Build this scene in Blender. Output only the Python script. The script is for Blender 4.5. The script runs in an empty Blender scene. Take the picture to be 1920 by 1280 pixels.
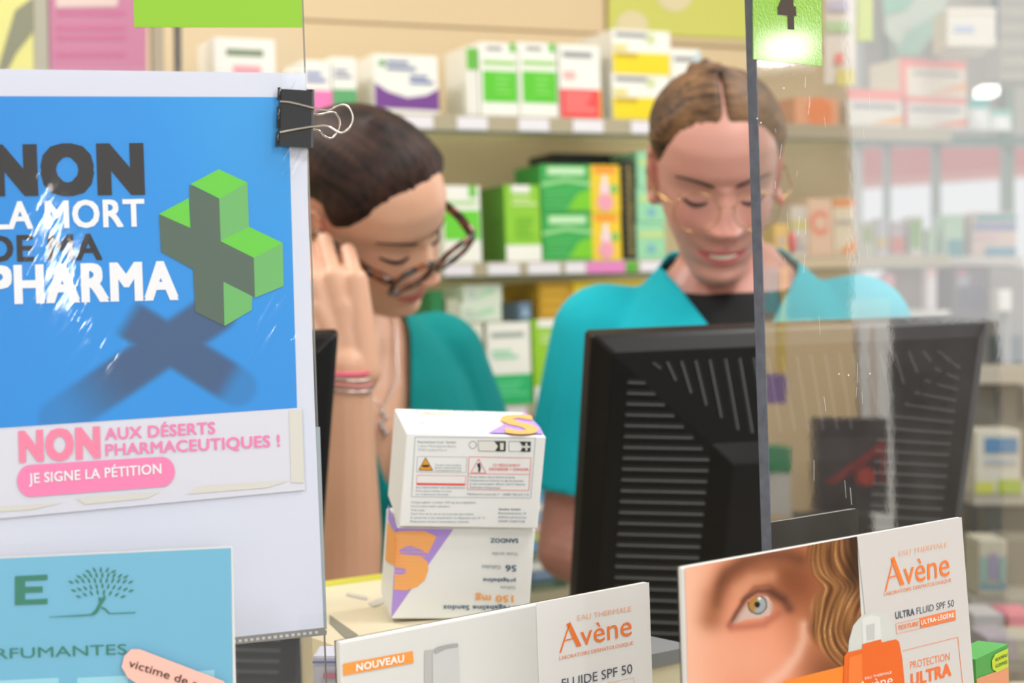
import bpy, bmesh, math, random
import numpy as np
from mathutils import Vector, Matrix, noise
C = bpy.context.scene.collection
R = math.radians
# ---------------------------------------------------------------- camera
F = 3000.0
cam_d = bpy.data.cameras.new('camera'); cam = bpy.data.objects.new('camera', cam_d); C.objects.link(cam)
CM = Matrix.Translation((0, 0, 1.35)) @ Matrix.Rotation(R(90 - .76), 4, 'X') @ Matrix.Rotation(R(-2.0), 4, 'Z')
cam.matrix_world = CM
cam_d.sensor_width = 36; cam_d.lens = 36 * F / 1920
cam_d.clip_start = .05
cam_d.dof.use_dof = True; cam_d.dof.focus_distance = .98; cam_d.dof.aperture_fstop = 7
bpy.context.scene.camera = cam
# ---------------------------------------------------------------- world, exposure, lights
sc = bpy.context.scene
sc.view_settings.view_transform = 'Standard'; sc.view_settings.look = 'None'
sc.view_settings.gamma = 1; sc.view_settings.use_curve_mapping = False
sc.view_settings.exposure = -.06
w = bpy.data.worlds.new('daylight'); sc.world = w; w.use_nodes = True
w.node_tree.nodes['Background'].inputs[0].default_value = (.985, .99, 1, 1)
w.node_tree.nodes['Background'].inputs[1].default_value = 1.0
def area(name, loc, target, sx, sy, power, col=(1, 1, 1), glossy=True):
    l = bpy.data.lights.new(name, 'AREA'); l.shape = 'RECTANGLE'; l.size = sx; l.size_y = sy; l.energy = power; l.color = col
    o = bpy.data.objects.new(name, l); C.objects.link(o); o.location = loc
    o.rotation_euler = (Vector(target) - Vector(loc)).to_track_quat('-Z', 'Y').to_euler()
    return o
area('customer_fill_light', (2.4, -2.2, 2.0), (0, 1.0, 1.3), 1.2, 1.2, 23, (.97, .985, 1))  # added unseen fill light for the customer side
area('sleeve_streak_light', (.88, -2.3, 1.5), (0, 1.0, 1.3), .11, .32, 6.5, (1, .98, .96))  # added unseen strip that makes the bright streaks on the poster sleeve
area('window_light_right', (3.0, 3.4, 2.0), (.4, 1.9, 1.2), 1.2, 1.2, 24, (1, .97, .93))
area('sign_glint_light', (3.2, .92, 1.99), (0, 1.0, 1.4), .11, .06, .55, (1, .98, .95))  # added unseen light that makes the glint on the lime sign
LAMPS = [(-.9, 1.9), (.9, 1.9), (-.9, -.4), (.9, -.4), (.8, .75)]  # last one is unseen, moved there to brighten the mirrored cupboard
for lx, ly in LAMPS:
    area('ceiling_light', (lx, ly, 2.6), (lx, ly, 0), .55, .55, 16 if ly > 1 else 13.5, (.985, .99, 1))

# ---------------------------------------------------------------- helpers
def s2l(c):
    return tuple((v / 255 / 12.92) if v / 255 <= .04045 else ((v / 255 + .055) / 1.055) ** 2.4 for v in c[:3])
MATS = {}
def mat(name, col, rough=.5, metal=0, spec=.5, coat=0, noise_amt=0, noise_scale=40, bump=0, sss=0, emit=0):
    if name in MATS: return MATS[name]
    m = bpy.data.materials.new(name); m.use_nodes = True; MATS[name] = m
    nt = m.node_tree; b = nt.nodes['Principled BSDF']
    lc = (*s2l(col), 1)
    b.inputs['Base Color'].default_value = lc; b.inputs['Roughness'].default_value = rough
    b.inputs['Metallic'].default_value = metal; b.inputs['Specular IOR Level'].default_value = spec
    b.inputs['Coat Weight'].default_value = coat; b.inputs['Coat Roughness'].default_value = .08
    if sss: b.inputs['Subsurface Weight'].default_value = sss; b.inputs['Subsurface Radius'].default_value = (.01, .004, .002); b.inputs['Subsurface Scale'].default_value = .6
    if emit: b.inputs['Emission Color'].default_value = lc; b.inputs['Emission Strength'].default_value = emit
    if noise_amt or bump:
        tc = nt.nodes.new('ShaderNodeTexCoord'); n = nt.nodes.new('ShaderNodeTexNoise')
        n.inputs['Scale'].default_value = noise_scale; n.inputs['Detail'].default_value = 4
        nt.links.new(tc.outputs['Object'], n.inputs['Vector'])
        if noise_amt:
            mx = nt.nodes.new('ShaderNodeMix'); mx.data_type = 'RGBA'
            mx.inputs[6].default_value = tuple(v * (1 - noise_amt) for v in lc[:3]) + (1,)
            mx.inputs[7].default_value = tuple(min(1, v * (1 + noise_amt)) for v in lc[:3]) + (1,)
            nt.links.new(n.outputs['Fac'], mx.inputs[0]); nt.links.new(mx.outputs[2], b.inputs['Base Color'])
        if bump:
            bp = nt.nodes.new('ShaderNodeBump'); bp.inputs['Strength'].default_value = bump; bp.inputs['Distance'].default_value = .002
            nt.links.new(n.outputs['Fac'], bp.inputs['Height']); nt.links.new(bp.outputs[0], b.inputs['Normal'])
    return m
def glass_mat(name, refl, haze, rough=.02, tint=(1, 1, 1), bump=0, scale=8, fres=1.45, stretch=None, rot=0):
    m = bpy.data.materials.new(name); m.use_nodes = True; nt = m.node_tree; nt.nodes.clear(); N = nt.nodes.new; L = nt.links.new
    out = N('ShaderNodeOutputMaterial'); tr = N('ShaderNodeBsdfTransparent'); tr.inputs[0].default_value = (*tint, 1)
    gl = N('ShaderNodeBsdfGlossy'); gl.inputs['Roughness'].default_value = rough
    df = N('ShaderNodeBsdfDiffuse'); df.inputs[0].default_value = (.8, .8, .82, 1)
    ad = N("ShaderNodeMath"); ad.operation = "ADD"; ad.inputs[1].default_value = refl; ad.use_clamp = True
    ad.inputs[0].default_value = (fres - 1) ** 2 / (fres + 1) ** 2      # both faces of the sheet are counted in refl
    m1 = N('ShaderNodeMixShader'); m1.inputs[0].default_value = haze
    tc = N('ShaderNodeTexCoord'); mp = N('ShaderNodeMapping'); mp.inputs['Scale'].default_value = stretch or (1, 1, 1)
    nz = N('ShaderNodeTexNoise'); nz.inputs['Scale'].default_value = scale; nz.inputs['Detail'].default_value = 6
    m0 = N('ShaderNodeMapping'); m0.inputs['Rotation'].default_value = (0, R(rot), 0); L(tc.outputs['Object'], m0.inputs[0]); L(m0.outputs[0], mp.inputs[0]); L(mp.outputs[0], nz.inputs['Vector'])
    hz = N('ShaderNodeMath'); hz.operation = 'MULTIPLY'; hz.inputs[1].default_value = haze * 2; L(nz.outputs['Fac'], hz.inputs[0]); L(hz.outputs[0], m1.inputs[0])
    L(tr.outputs[0], m1.inputs[1]); L(df.outputs[0], m1.inputs[2])
    m2 = N('ShaderNodeMixShader'); L(ad.outputs[0], m2.inputs[0]); L(m1.outputs[0], m2.inputs[1]); L(gl.outputs[0], m2.inputs[2])
    if bump:
        bp = N('ShaderNodeBump'); bp.inputs['Strength'].default_value = bump; bp.inputs['Distance'].default_value = .002
        L(nz.outputs['Fac'], bp.inputs['Height']); L(bp.outputs[0], gl.inputs['Normal'])
    L(m2.outputs[0], out.inputs[0]); return m
def vc_mat(name, rough=.45, coat=0, sss=0, spec=.5):
    m = bpy.data.materials.new(name); m.use_nodes = True; nt = m.node_tree; b = nt.nodes['Principled BSDF']
    a = nt.nodes.new('ShaderNodeAttribute'); a.attribute_name = 'ink'
    nt.links.new(a.outputs['Color'], b.inputs['Base Color']); b.inputs['Roughness'].default_value = rough
    b.inputs['Coat Weight'].default_value = coat; b.inputs['Coat Roughness'].default_value = .1; b.inputs['Specular IOR Level'].default_value = spec
    if sss:
        b.inputs['Subsurface Weight'].default_value = sss; b.inputs['Subsurface Radius'].default_value = (.01, .004, .002); b.inputs['Subsurface Scale'].default_value = .5
    return m

def P(px, py, D):
    return CM @ Vector(((px - 960) / F * D, -(py - 640) / F * D, -D))
CAMI = CM.inverted()
def proj(p):
    v = CAMI @ Vector(p); return (960 + F * v.x / -v.z, 640 - F * v.y / -v.z, -v.z)
CO = CM.translation
class Plane:
    def __init__(s, p, n):
        s.p = Vector(p); s.n = Vector(n).normalized()
        if s.n.dot(CO - s.p) < 0: s.n = -s.n
    def hit(s, px, py, off=0):
        d = P(px, py, 1) - CO; p = s.p + s.n * off
        return CO + d * ((p - CO).dot(s.n) / d.dot(s.n))
def wplane(px, py, D, th):           # upright plane facing the counter front, receding to the right
    return Plane(P(px, py, D), (math.sin(R(th)), -math.cos(R(th)), 0))
def plane3(a, b, c):
    a, b, c = P(*a), P(*b), P(*c); return Plane(a, (b - a).cross(c - a))

def empty(name, loc, label, cat, group=None):
    o = bpy.data.objects.new(name, None); C.objects.link(o); o.location = loc; o.empty_display_size = .02
    bpy.context.view_layer.update()
    return tag(o, label, cat, group)
def tag(o, label=None, cat=None, group=None, kind=None):
    if label: o['label'] = label
    if cat: o['category'] = cat
    if group: o['group'] = group
    if kind: o['kind'] = kind
    return o
class MB:                             # collects faces for ONE mesh object (world coordinates)
    def __init__(s): s.v = []; s.f = []; s.m = []; s.mats = []; s.sm = []
    def mi(s, m):
        if m not in s.mats: s.mats.append(m)
        return s.mats.index(m)
    def add(s, vs, fs, m, smooth=False):
        b = len(s.v); s.v += [tuple(v) for v in vs]; i = s.mi(m)
        for f in fs: s.f.append(tuple(b + k for k in f)); s.m.append(i); s.sm.append(smooth)
        return s
    def poly(s, pts, m):
        return s.add(pts, [tuple(range(len(pts)))], m)
    def slab(s, pts, dvec, m, mside=None):
        n = len(pts); dvec = Vector(dvec); b = [Vector(p) + dvec for p in pts]
        s.add(list(pts) + b, [tuple(range(n)), tuple(range(2 * n - 1, n - 1, -1))], m)
        s.add(list(pts) + b, [(i, i + n, (i + 1) % n + n, (i + 1) % n) for i in range(n)], mside or m)
        return s
    def box(s, o, u, v, w_, m):
        o, u, v, w_ = map(Vector, (o, u, v, w_))
        c = [o, o + u, o + u + v, o + v]; return s.slab(c, w_, m)
    def tube(s, pts, r, m, n=8, closed=False, cap=True):
        pts = [Vector(p) for p in pts]; k = len(pts); rr = r if isinstance(r, (list, tuple)) else [r] * k
        vs = []; up = None
        for i, p in enumerate(pts):
            a = pts[(i - 1) % k] if (closed or i > 0) else p; b = pts[(i + 1) % k] if (closed or i < k - 1) else p
            t = (b - a).normalized()
            if up is None: up = t.orthogonal().normalized()
            up = (up - t * up.dot(t)).normalized(); w_ = t.cross(up)
            for j in range(n):
                an = 2 * math.pi * j / n; vs.append(p + up * math.cos(an) * rr[i] + w_ * math.sin(an) * rr[i])
        fs = []
        for i in range(k if closed else k - 1):
            for j in range(n):
                a = i * n + j; b = i * n + (j + 1) % n; c = ((i + 1) % k) * n + (j + 1) % n; d = ((i + 1) % k) * n + j; fs.append((a, b, c, d))
        if not closed and cap: fs += [tuple(range(n))[::-1], tuple((k - 1) * n + j for j in range(n))]
        return s.add(vs, fs, m, True)
    def cap(s, a, b, ra, rb, m=None, n=16):   # tapered capsule
        a, b = Vector(a), Vector(b); t = (b - a); L = t.length; t = t / L if L > 1e-6 else Vector((0, 0, 1))
        u = t.orthogonal().normalized(); w_ = t.cross(u); vs = []; rings = []
        for k in range(1, 5): an = math.pi / 2 * (1 - k / 5); rings.append((a - t * ra * math.sin(an), ra * math.cos(an)))
        rings.append((a, ra)); rings.append((b, rb))
        for k in range(1, 5): an = math.pi / 2 * k / 5; rings.append((b + t * rb * math.sin(an), rb * math.cos(an)))
        for c, r in rings:
            for j in range(n): an = 2 * math.pi * j / n; vs.append(c + u * math.cos(an) * r + w_ * math.sin(an) * r)
        K = len(rings); fs = [(i * n + j, i * n + (j + 1) % n, (i + 1) * n + (j + 1) % n, (i + 1) * n + j) for i in range(K - 1) for j in range(n)]
        fs += [tuple(range(n))[::-1], tuple((K - 1) * n + j for j in range(n))]
        return s.add(vs, fs, m or DUM, True)
    def ell(s, c, ax, ay, az, m=None, n=20, k=12):   # ellipsoid with axis vectors
        c, ax, ay, az = map(Vector, (c, ax, ay, az)); vs = [c + az]
        for i in range(1, k):
            th = math.pi * i / k
            for j in range(n): ph = 2 * math.pi * j / n; vs.append(c + az * math.cos(th) + ax * math.sin(th) * math.cos(ph) + ay * math.sin(th) * math.sin(ph))
        vs.append(c - az); fs = [(0, 1 + j, 1 + (j + 1) % n) for j in range(n)]
        for i in range(k - 2):
            for j in range(n): fs.append((1 + i * n + j, 1 + (i + 1) * n + j, 1 + (i + 1) * n + (j + 1) % n, 1 + i * n + (j + 1) % n))
        e = len(vs) - 1; fs += [(e, 1 + (k - 2) * n + (j + 1) % n, 1 + (k - 2) * n + j) for j in range(n)]
        return s.add(vs, fs, m or DUM, True)
    def loft(s, rings, m=None, smooth=True):          # list of closed rings with same count, capped
        n = len(rings[0]); vs = [p for r in rings for p in r]
        fs = [(i * n + j, i * n + (j + 1) % n, (i + 1) * n + (j + 1) % n, (i + 1) * n + j) for i in range(len(rings) - 1) for j in range(n)]
        fs += [tuple(range(n))[::-1], tuple((len(rings) - 1) * n + j for j in range(n))]
        return s.add(vs, fs, m or DUM, smooth)
    def xf(s, M): s.v = [tuple(M @ Vector(v)) for v in s.v]; return s
    def build(s, name, parent=None, fixn=True, bevel=0):
        me = bpy.data.meshes.new(name); me.from_pydata(s.v, [], s.f)
        for m in s.mats: me.materials.append(m)
        me.polygons.foreach_set('material_index', s.m); me.polygons.foreach_set('use_smooth', s.sm)
        if fixn:
            bm = bmesh.new(); bm.from_mesh(me); bmesh.ops.remove_doubles(bm, verts=bm.verts, dist=1e-7)
            bmesh.ops.recalc_face_normals(bm, faces=bm.faces); bm.to_mesh(me); bm.free()
        o = bpy.data.objects.new(name, me); C.objects.link(o)
        if bevel:
            b = o.modifiers.new('bevel', 'BEVEL'); b.width = bevel; b.segments = 2; b.limit_method = 'ANGLE'
        if parent is not None:
            o.parent = parent; o.matrix_parent_inverse = parent.matrix_world.inverted()
        me.update(); return o
DUM = mat('plain', (200, 200, 200))

# ---- lettering: glyph outlines mapped on a plane through photo-frame points
_tc = {}
def glyphs(s, bold):
    if bold > 0:                         # heavier strokes: the outline repeated around itself
        v0, f0 = glyphs(s, -1 - bold); v = []; f = []
        for dx, dy in ((0, 0), (1, 1), (-1, 1), (1, -1), (-1, -1), (0, 1), (0, -1), (.5, 1), (-.5, 1), (.5, -1), (-.5, -1)):
            k = len(v); v += [(x + dx * bold, y + dy * bold * .7, (abs(dx) + dx + (dy + 1) * .5 + abs(dx * dy) * .3) * 1e-5) for x, y, _ in v0]; f += [tuple(i + k for i in q) for q in f0]
        return v, f
    key = (s, bold)
    if key in _tc: return _tc[key]
    cu = bpy.data.curves.new('t', 'FONT'); cu.body = s; cu.offset = 0; cu.space_character = 1 + (-1 - bold if bold < -1 else 0) * 1.9; cu.resolution_u = 3; cu.fill_mode = 'FRONT'
    o = bpy.data.objects.new('t', cu); C.objects.link(o); bpy.context.view_layer.update()
    dg = bpy.context.evaluated_depsgraph_get(); me = bpy.data.meshes.new_from_object(o.evaluated_get(dg))
    v = [(a.co.x, a.co.y, 0) for a in me.vertices]; f = [tuple(p.vertices) for p in me.polygons]
    bpy.data.objects.remove(o); bpy.data.meshes.remove(me); bpy.data.curves.remove(cu)
    _tc[key] = (v, f); return v, f
CAPH = max(q[1] for q in glyphs('H', 0)[0])
def text(mb, pl, s, a, b, cap, m, off=.0004, bold=0, up=None):
    v, f = glyphs(s, bold)
    if not v: return
    x0 = min(p[0] for p in v); x1 = max(p[0] for p in v); W = max(1e-6, x1 - x0)
    if up is None: up = (-.035, -1)
    vs = []
    for x, y, z in v:
        t = (x - x0) / W; h = y / CAPH * cap
        vs.append(pl.hit(a[0] + (b[0] - a[0]) * t + up[0] * h, a[1] + (b[1] - a[1]) * t + up[1] * h, off + z))
    mb.add(vs, f, m)
def ppoly(mb, pl, pts, m, off=.0002):
    mb.poly([pl.hit(x, y, off) for x, y in pts], m)
def circ(cx, cy, rx, ry=None, n=24, a0=0, a1=360):
    ry = rx if ry is None else ry
    return [(cx + rx * math.cos(R(a0 + (a1 - a0) * i / n)), cy + ry * math.sin(R(a0 + (a1 - a0) * i / n))) for i in range(n + (a1 - a0 < 360))]
def line(mb, pl, pts, wd, m, off=.0003):
    for (x0, y0), (x1, y1) in zip(pts[:-1], pts[1:]):
        L = math.hypot(x1 - x0, y1 - y0) or 1; nx, ny = -(y1 - y0) / L * wd / 2, (x1 - x0) / L * wd / 2
        ppoly(mb, pl, [(x0 + nx, y0 + ny), (x1 + nx, y1 + ny), (x1 - nx, y1 - ny), (x0 - nx, y0 - ny)], m, off)
def frame(mb, pl, pts, wd, m, off=.0003): line(mb, pl, pts + [pts[0]], wd, m, off)
def print_grid(name, pl, q, nu, nv, fn, m, parent, off=.0002):   # printed picture: fn(px,py)->sRGB
    vs = []; cols = []
    for j in range(nv + 1):
        for i in range(nu + 1):
            u, v = i / nu, j / nv
            x = (1 - v) * ((1 - u) * q[0][0] + u * q[1][0]) + v * ((1 - u) * q[3][0] + u * q[2][0])
            y = (1 - v) * ((1 - u) * q[0][1] + u * q[1][1]) + v * ((1 - u) * q[3][1] + u * q[2][1])
            vs.append(pl.hit(x, y, off)); cols.append((*s2l([min(255, max(0, c)) for c in fn(x, y)]), 1))
    fs = [(j * (nu + 1) + i, j * (nu + 1) + i + 1, (j + 1) * (nu + 1) + i + 1, (j + 1) * (nu + 1) + i) for j in range(nv) for i in range(nu)]
    me = bpy.data.meshes.new(name); me.from_pydata([tuple(v) for v in vs], [], fs); me.materials.append(m)
    at = me.color_attributes.new('ink', 'FLOAT_COLOR', 'POINT'); at.data.foreach_set('color', [c for k in cols for c in k])
    o = bpy.data.objects.new(name, me); C.objects.link(o); o.parent = parent; o.matrix_parent_inverse = parent.matrix_world.inverted(); return o
def mixc(a, b, t):
    t = max(0, min(1, t)); return tuple(a[i] + (b[i] - a[i]) * t for i in range(3))
def sst(e0, e1, x):
    t = max(0, min(1, (x - e0) / (e1 - e0))); return t * t * (3 - 2 * t)
def seg_d(x, y, a, b):
    dx, dy = b[0] - a[0], b[1] - a[1]; L2 = dx * dx + dy * dy; t = max(0, min(1, ((x - a[0]) * dx + (y - a[1]) * dy) / L2))
    return math.hypot(x - a[0] - t * dx, y - a[1] - t * dy), t
def path_d(x, y, pts):
    return min(seg_d(x, y, a, b)[0] for a, b in zip(pts[:-1], pts[1:]))

# ---------------------------------------------------------------- the room
TH = 26
WP = wplane(1000, 225, 3.02, TH)                  # plane of the rear wall
UW = Vector((math.cos(R(TH)), math.sin(R(TH)), 0)); BW = Vector((-math.sin(R(TH)), math.cos(R(TH)), 0))
wallm = mat('cream_wall_panel', (218, 194, 154), .6, noise_amt=.05, noise_scale=2.2)
def struct(o): return tag(o, kind='structure')
def wallpt(px, py, pl=WP, off=0): return pl.hit(px, py, off)
wr = wallpt(1603, 400); wl = wr - UW * 3.2
b = MB(); a0 = Vector((wl.x, wl.y, 0)); a1 = Vector((wr.x, wr.y, 0))
b.slab([a0, a1, a1 + Vector((0, 0, 2.7)), a0 + Vector((0, 0, 2.7))], BW * .06, wallm); struct(b.build('wall_back'))
groovem = mat('panel_joint', (150, 125, 90), .8)
b = MB()
for (x0, y0, x1, y1, h) in [(560, 35, 1140, 62, 4.5), (1140, 74, 1600, 96, 6)]:
    b.slab([wallpt(x0, y0, off=.001), wallpt(x1, y1, off=.001), wallpt(x1, y1 + h, off=.001), wallpt(x0, y0 + h, off=.001)], -WP.n * .0008, groovem)
b.slab([wallpt(1132, -60, off=.001), wallpt(1141, -60, off=.001), wallpt(1143, 60, off=.001), wallpt(1134, 60, off=.001)], -WP.n * .0008, groovem)
struct(b.build('trim_1'))
b = MB(); b.slab([Vector((-3.2, -3.2, 0)), Vector((3.4, -3.2, 0)), Vector((3.4, 9, 0)), Vector((-3.2, 9, 0))], (0, 0, -.05), mat('pale_floor_tile', (170, 165, 158), .35, noise_amt=.1, noise_scale=3)); struct(b.build('floor'))
b = MB(); b.slab([Vector((-3.2, -3.2, 2.7)), Vector((3.4, -3.2, 2.7)), Vector((3.4, 4.6, 2.7)), Vector((-3.2, 4.6, 2.7))], (0, 0, .05), mat('white_ceiling', (232, 230, 225), .8)); struct(b.build('ceiling'))
b = MB(); b.box((3.3, -3.2, 0), (0, 4.27, 0), (0, 0, 2.7), (.08, 0, 0), mat('grey_wall', (165, 148, 122), .7)); b.box((3.3, 1.07, 0), (0, 1.6, 0), (0, 0, 1.2), (.08, 0, 0), mat('grey_wall', (165, 148, 122), .7)); struct(b.build('wall_right'))
t = empty('added_glint_lamp', (3.3, .92, 1.99), 'small unseen lamp added on the grey right wall for the lime sign glint', 'lamp')  # added fitting around the sign glint light
MB().box((3.22, .85, 1.94), (0, .14, 0), (0, 0, .1), (.08, 0, 0), mat('lamp_frame', (225, 225, 222), .4)).build('lamp_body', t)
MB().box((3.215, .865, 1.96), (0, .11, 0), (0, 0, .06), (.004, 0, 0), mat('glint_lamp_glow', (255, 250, 240), .4, emit=3)).build('diffuser', t)
b = MB(); b.box((-3.2, -3.2, 0), (0, 5.2, 0), (0, 0, 2.7), (-.08, 0, 0), mat('cream_side_wall', (225, 205, 170), .7)); struct(b.build('wall_left'))
lampm = mat('lamp_diffuser', (255, 250, 240), .5, emit=2.5); framem = mat('lamp_frame', (225, 225, 222), .4)
LN = ['behind the counter, over the left shelves', 'behind the counter, over the right shelves', 'over the customer side at the left', 'over the customer side at the right', 'over the right clear panel, unseen, moved there to light the cupboard']
for k, (lx, ly) in enumerate(LAMPS):
    t = empty('ceiling_lamp', (lx, ly, 2.69), 'square white ceiling lamp panel ' + LN[k], 'lamp', 'ceiling lamps')
    MB().box((lx - .32, ly - .32, 2.655), (.64, 0, 0), (0, .64, 0), (0, 0, .045), framem).build('lamp_frame', t)
    MB().box((lx - .28, ly - .28, 2.645), (.56, 0, 0), (0, .56, 0), (0, 0, .009), lampm).build('diffuser', t)

# green and yellow poster on rear wall
t = empty('wall_poster', wallpt(1270, 60, off=.004), 'blurred yellow green poster with pale round shapes, high on the cream wall', 'poster')
b = MB(); pts = [(1140, -140), (1392, -140), (1392, 72), (1143, 60)]
b.slab([wallpt(x, y, off=.004) for x, y in [(1141, -150), (1600, -150), (1606, 82), (1141, 62)]], -WP.n * .003, mat('poster_lime', (205, 205, 100), .5)); b.build('sheet', t)
for cx, cy, r in [(1265, -12, 34), (1185, 50, 30), (1480, 20, 40)]:
    b = MB(); ppoly(b, WP, circ(cx, cy, r), mat('poster_pale', (222, 208, 165), .5), .0048); b.build('printed_circle', t)

# ---------------------------------------------------------------- shelves with medicine boxes
SF = Plane(WP.p + WP.n * .30, WP.n)               # plane of shelf fronts
shelfglass = glass_mat('shelf_glass_green', .05, .04, .05, tint=(.86, .92, .86))
def shelf(name, py, label, thick, x0=-300, x1=1780, yslope=.033, labels=()):
    """py: photo height of the shelf front's top edge at x=1000"""
    t = empty(name, SF.hit(1000, py), label, 'shelf', 'long wall shelves behind the counter')
    zt = SF.hit(1000, py).z; zb = SF.hit(1000, py + thick).z
    A = SF.hit(x0, py); B = SF.hit(x1, py); A = Vector((A.x, A.y, 0)); B = Vector((B.x, B.y, 0))
    MB().box(A + Vector((0, 0, zt - .006)), B - A, BW * .295, (0, 0, .006), shelfglass).build('shelf_board', t)
    b = MB(); b.box(A + Vector((0, 0, zb)) - BW * .004, B - A, BW * .004, (0, 0, zt - zb), mat('label_rail', (172, 162, 135), .4))
    b.box(A + Vector((0, 0, zb - .002)) - BW * .006, B - A, BW * .006, (0, 0, .004), mat('rail_edge', (70, 85, 70), .4))
    b.build('label_rail', t)
    sh = Plane(SF.p + SF.n * .0055, SF.n)
    for (lx0, lx1, c) in labels:
        p0 = sh.hit(lx0, py); p1 = sh.hit(lx1, py); h = (zt - zb)
        z1 = zt - h * .12; z0 = zb + h * .15
        MB().slab([Vector((p0.x, p0.y, z0)), Vector((p1.x, p1.y, z0)), Vector((p1.x, p1.y, z1)), Vector((p0.x, p0.y, z1))], BW * .001, mat('tag_%d_%d_%d' % c, c, .5)).build('price_tag', t)
    return zt
WT = (226, 222, 226)
Z1 = shelf('wall_shelf', 219, 'upper glass wall shelf with white price tags, behind both women', 32,
           labels=[(k, k + 57, WT) for k in (-60, 20, 110, 230, 330, 430, 540, 640, 755, 857, 972, 1074, 1183, 1290, 1400)])
Z2 = shelf('wall_shelf', 490, 'middle glass wall shelf holding green and lime boxes, between the two women', 28,
           labels=[(k, k + 57, WT) for k in (-40, 60, 160, 400, 500, 640)] + [(833, 887, WT), (915, 973, WT), (990, 1050, WT), (1060, 1098, WT), (1100, 1172, (225, 130, 190)), (1173, 1195, (90, 170, 50)), (1200, 1256, WT), (1280, 1340, WT), (1400, 1450, WT), (1470, 1600, (220, 200, 165))])
Z3 = shelf('wall_shelf', 757, 'lower wall shelf behind the pair of women, under the green and white boxes', 26,
           labels=[(k, k + 62, WT) for k in (400, 500, 640, 760, 925, 1040, 1200)])
Z4 = shelf('wall_shelf', 1110, 'lowest wall shelf, mostly hidden behind the counter', 26, labels=[(880, 940, WT)])
WHT = (238, 236, 226)
def fmat(c, r=.45): return mat('card_%d_%d_%d' % tuple(c), c, r)
def med(name, x0, x1, y0, base, body, art=(), label='', cat='box', group=None, depth=.09, setback=0.0, side=None, zbase=None, y1=None):
    """a carton: x0..x1 photo columns of its front, y0 photo row of its top, base = z it stands on"""
    pl = Plane(SF.p - SF.n * (.012 + setback), SF.n)
    A = pl.hit(x0, (y0 + (y1 or y0)) / 2); B = pl.hit(x1, (y0 + (y1 or y0)) / 2); top = pl.hit((x0 + x1) / 2, y0).z
    A = Vector((A.x, A.y, base)); U = Vector((B.x, B.y, base)) - A; H = max(.01, top - base)
    t = empty(name, A + U * .5, label, cat, group)
    b = MB(); b.box(A, U, (0, 0, H), BW * depth, fmat(body))
    if side: b.box(A - U.normalized() * .0006, U.normalized() * .0005, (0, 0, H), BW * depth, fmat(side))
    b.build('carton', t, bevel=.001)
    if art:
        b = MB(); n = SF.n
        for k, it in enumerate(art):
            off = n * (.0006 + .00012 * k)
            q = lambda u, v: A + U * u + Vector((0, 0, H * v)) + off
            kind = it[0]
            if kind == 'r': _, u0, v0, u1, v1, c = it; b.poly([q(u0, v0), q(u1, v0), q(u1, v1), q(u0, v1)], fmat(c))
            if kind == 'p': _, pts, c = it; b.poly([q(*p) for p in pts], fmat(c))
            if kind == 'c': _, cu, cv, r, c = it; asp = U.length / H; b.poly([q(cu + r * math.cos(R(a)), cv + r * asp * math.sin(R(a))) for a in range(0, 360, 20)], fmat(c))
            if kind == 'l':                     # rows of small grey print
                _, u0, v0, u1, v1, n_, c = it
                for i in range(n_):
                    vv = v0 + (v1 - v0) * (i + .5) / n_; hh = (v1 - v0) / n_ * .3; ue = u1 - (u1 - u0) * (.35 * ((i * 37) % 10) / 10)
                    b.poly([q(u0, vv - hh), q(ue, vv - hh), q(ue, vv + hh), q(u0, vv + hh)], fmat(c))
        b.build('printed_front', t)
    return H
GR = (95, 190, 45); GY = (150, 150, 150); PU = (115, 60, 140)
G1 = 'cartons on the upper wall shelf'
med('medicine_box', 400, 515, 72, Z1, WHT, [('l', .2, .72, .8, .88, 1, (110, 130, 90)), ('r', .3, .42, .75, .62, (240, 150, 160))], 'small pale carton with a pink patch, seen through the left clear panel', group=G1)
med('medicine_box', 567, 620, 113, Z1, WHT, [('r', 0, 0, 1, .42, (235, 120, 180)), ('l', .1, .55, .8, .8, 2, (130, 140, 190))], 'white carton with pink base beside the binder clip', group=G1)
med('medicine_box', 622, 666, 107, Z1, WHT, [('r', 0, 0, 1, .42, (90, 165, 105)), ('l', .1, .6, .8, .8, 2, (150, 150, 170))], 'white carton with green base above the dark haired woman', group=G1)
med('medicine_box', 700, 820, 103, Z1, WHT, [('p', [(0, .1), (1, .08), (1, .45), (.8, .33), (.5, .28), (.2, .38), (0, .52)], PU), ('r', .08, .8, .18, .9, (110, 170, 100)), ('l', .2, .72, .65, .92, 2, (110, 125, 165)), ('l', .55, .5, .92, .68, 2, (95, 115, 170))], 'wide white carton with a purple wave along its base', group=G1, depth=.12)
for x0, side, lb in [(897, GR, 'left of the two white cartons with bright green block'), (971, WHT, 'right of the two white cartons with bright green block')]:
    med('medicine_box', x0, x0 + 72, 80, Z1, WHT, [('r', .08, .2, .97, .62, (90, 195, 40)), ('l', .1, .68, .95, .78, 1, (150, 205, 110)), ('r', .8, .88, .95, 1, GR), ('l', .2, .88, .6, .96, 1, GY), ('l', .4, .3, .8, .58, 4, (120, 210, 80))], lb, group=G1)
for x0, lb in ((874, 'outermost'), (885, 'second')):
    med('medicine_box', x0, x0 + 9, 86, Z1, WHT, [('r', 0, .66, 1, .97, GR)], lb + ' thin carton with green top at the left end of the green row', group=G1)
med('medicine_box', 1047, 1124, 84, Z1, WHT, [('r', 0, 0, .95, .4, (235, 75, 75)), ('r', .95, 0, 1, .4, (245, 170, 70)), ('l', .1, .8, .8, .93, 1, GY), ('r', .1, .53, .38, .64, (245, 180, 175)), ('l', .1, .08, .85, .36, 3, (245, 130, 125))], 'white carton with red lower block on the upper shelf', group=G1)
hz = .0
zmid = SF.hit(1200, 139).z
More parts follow.
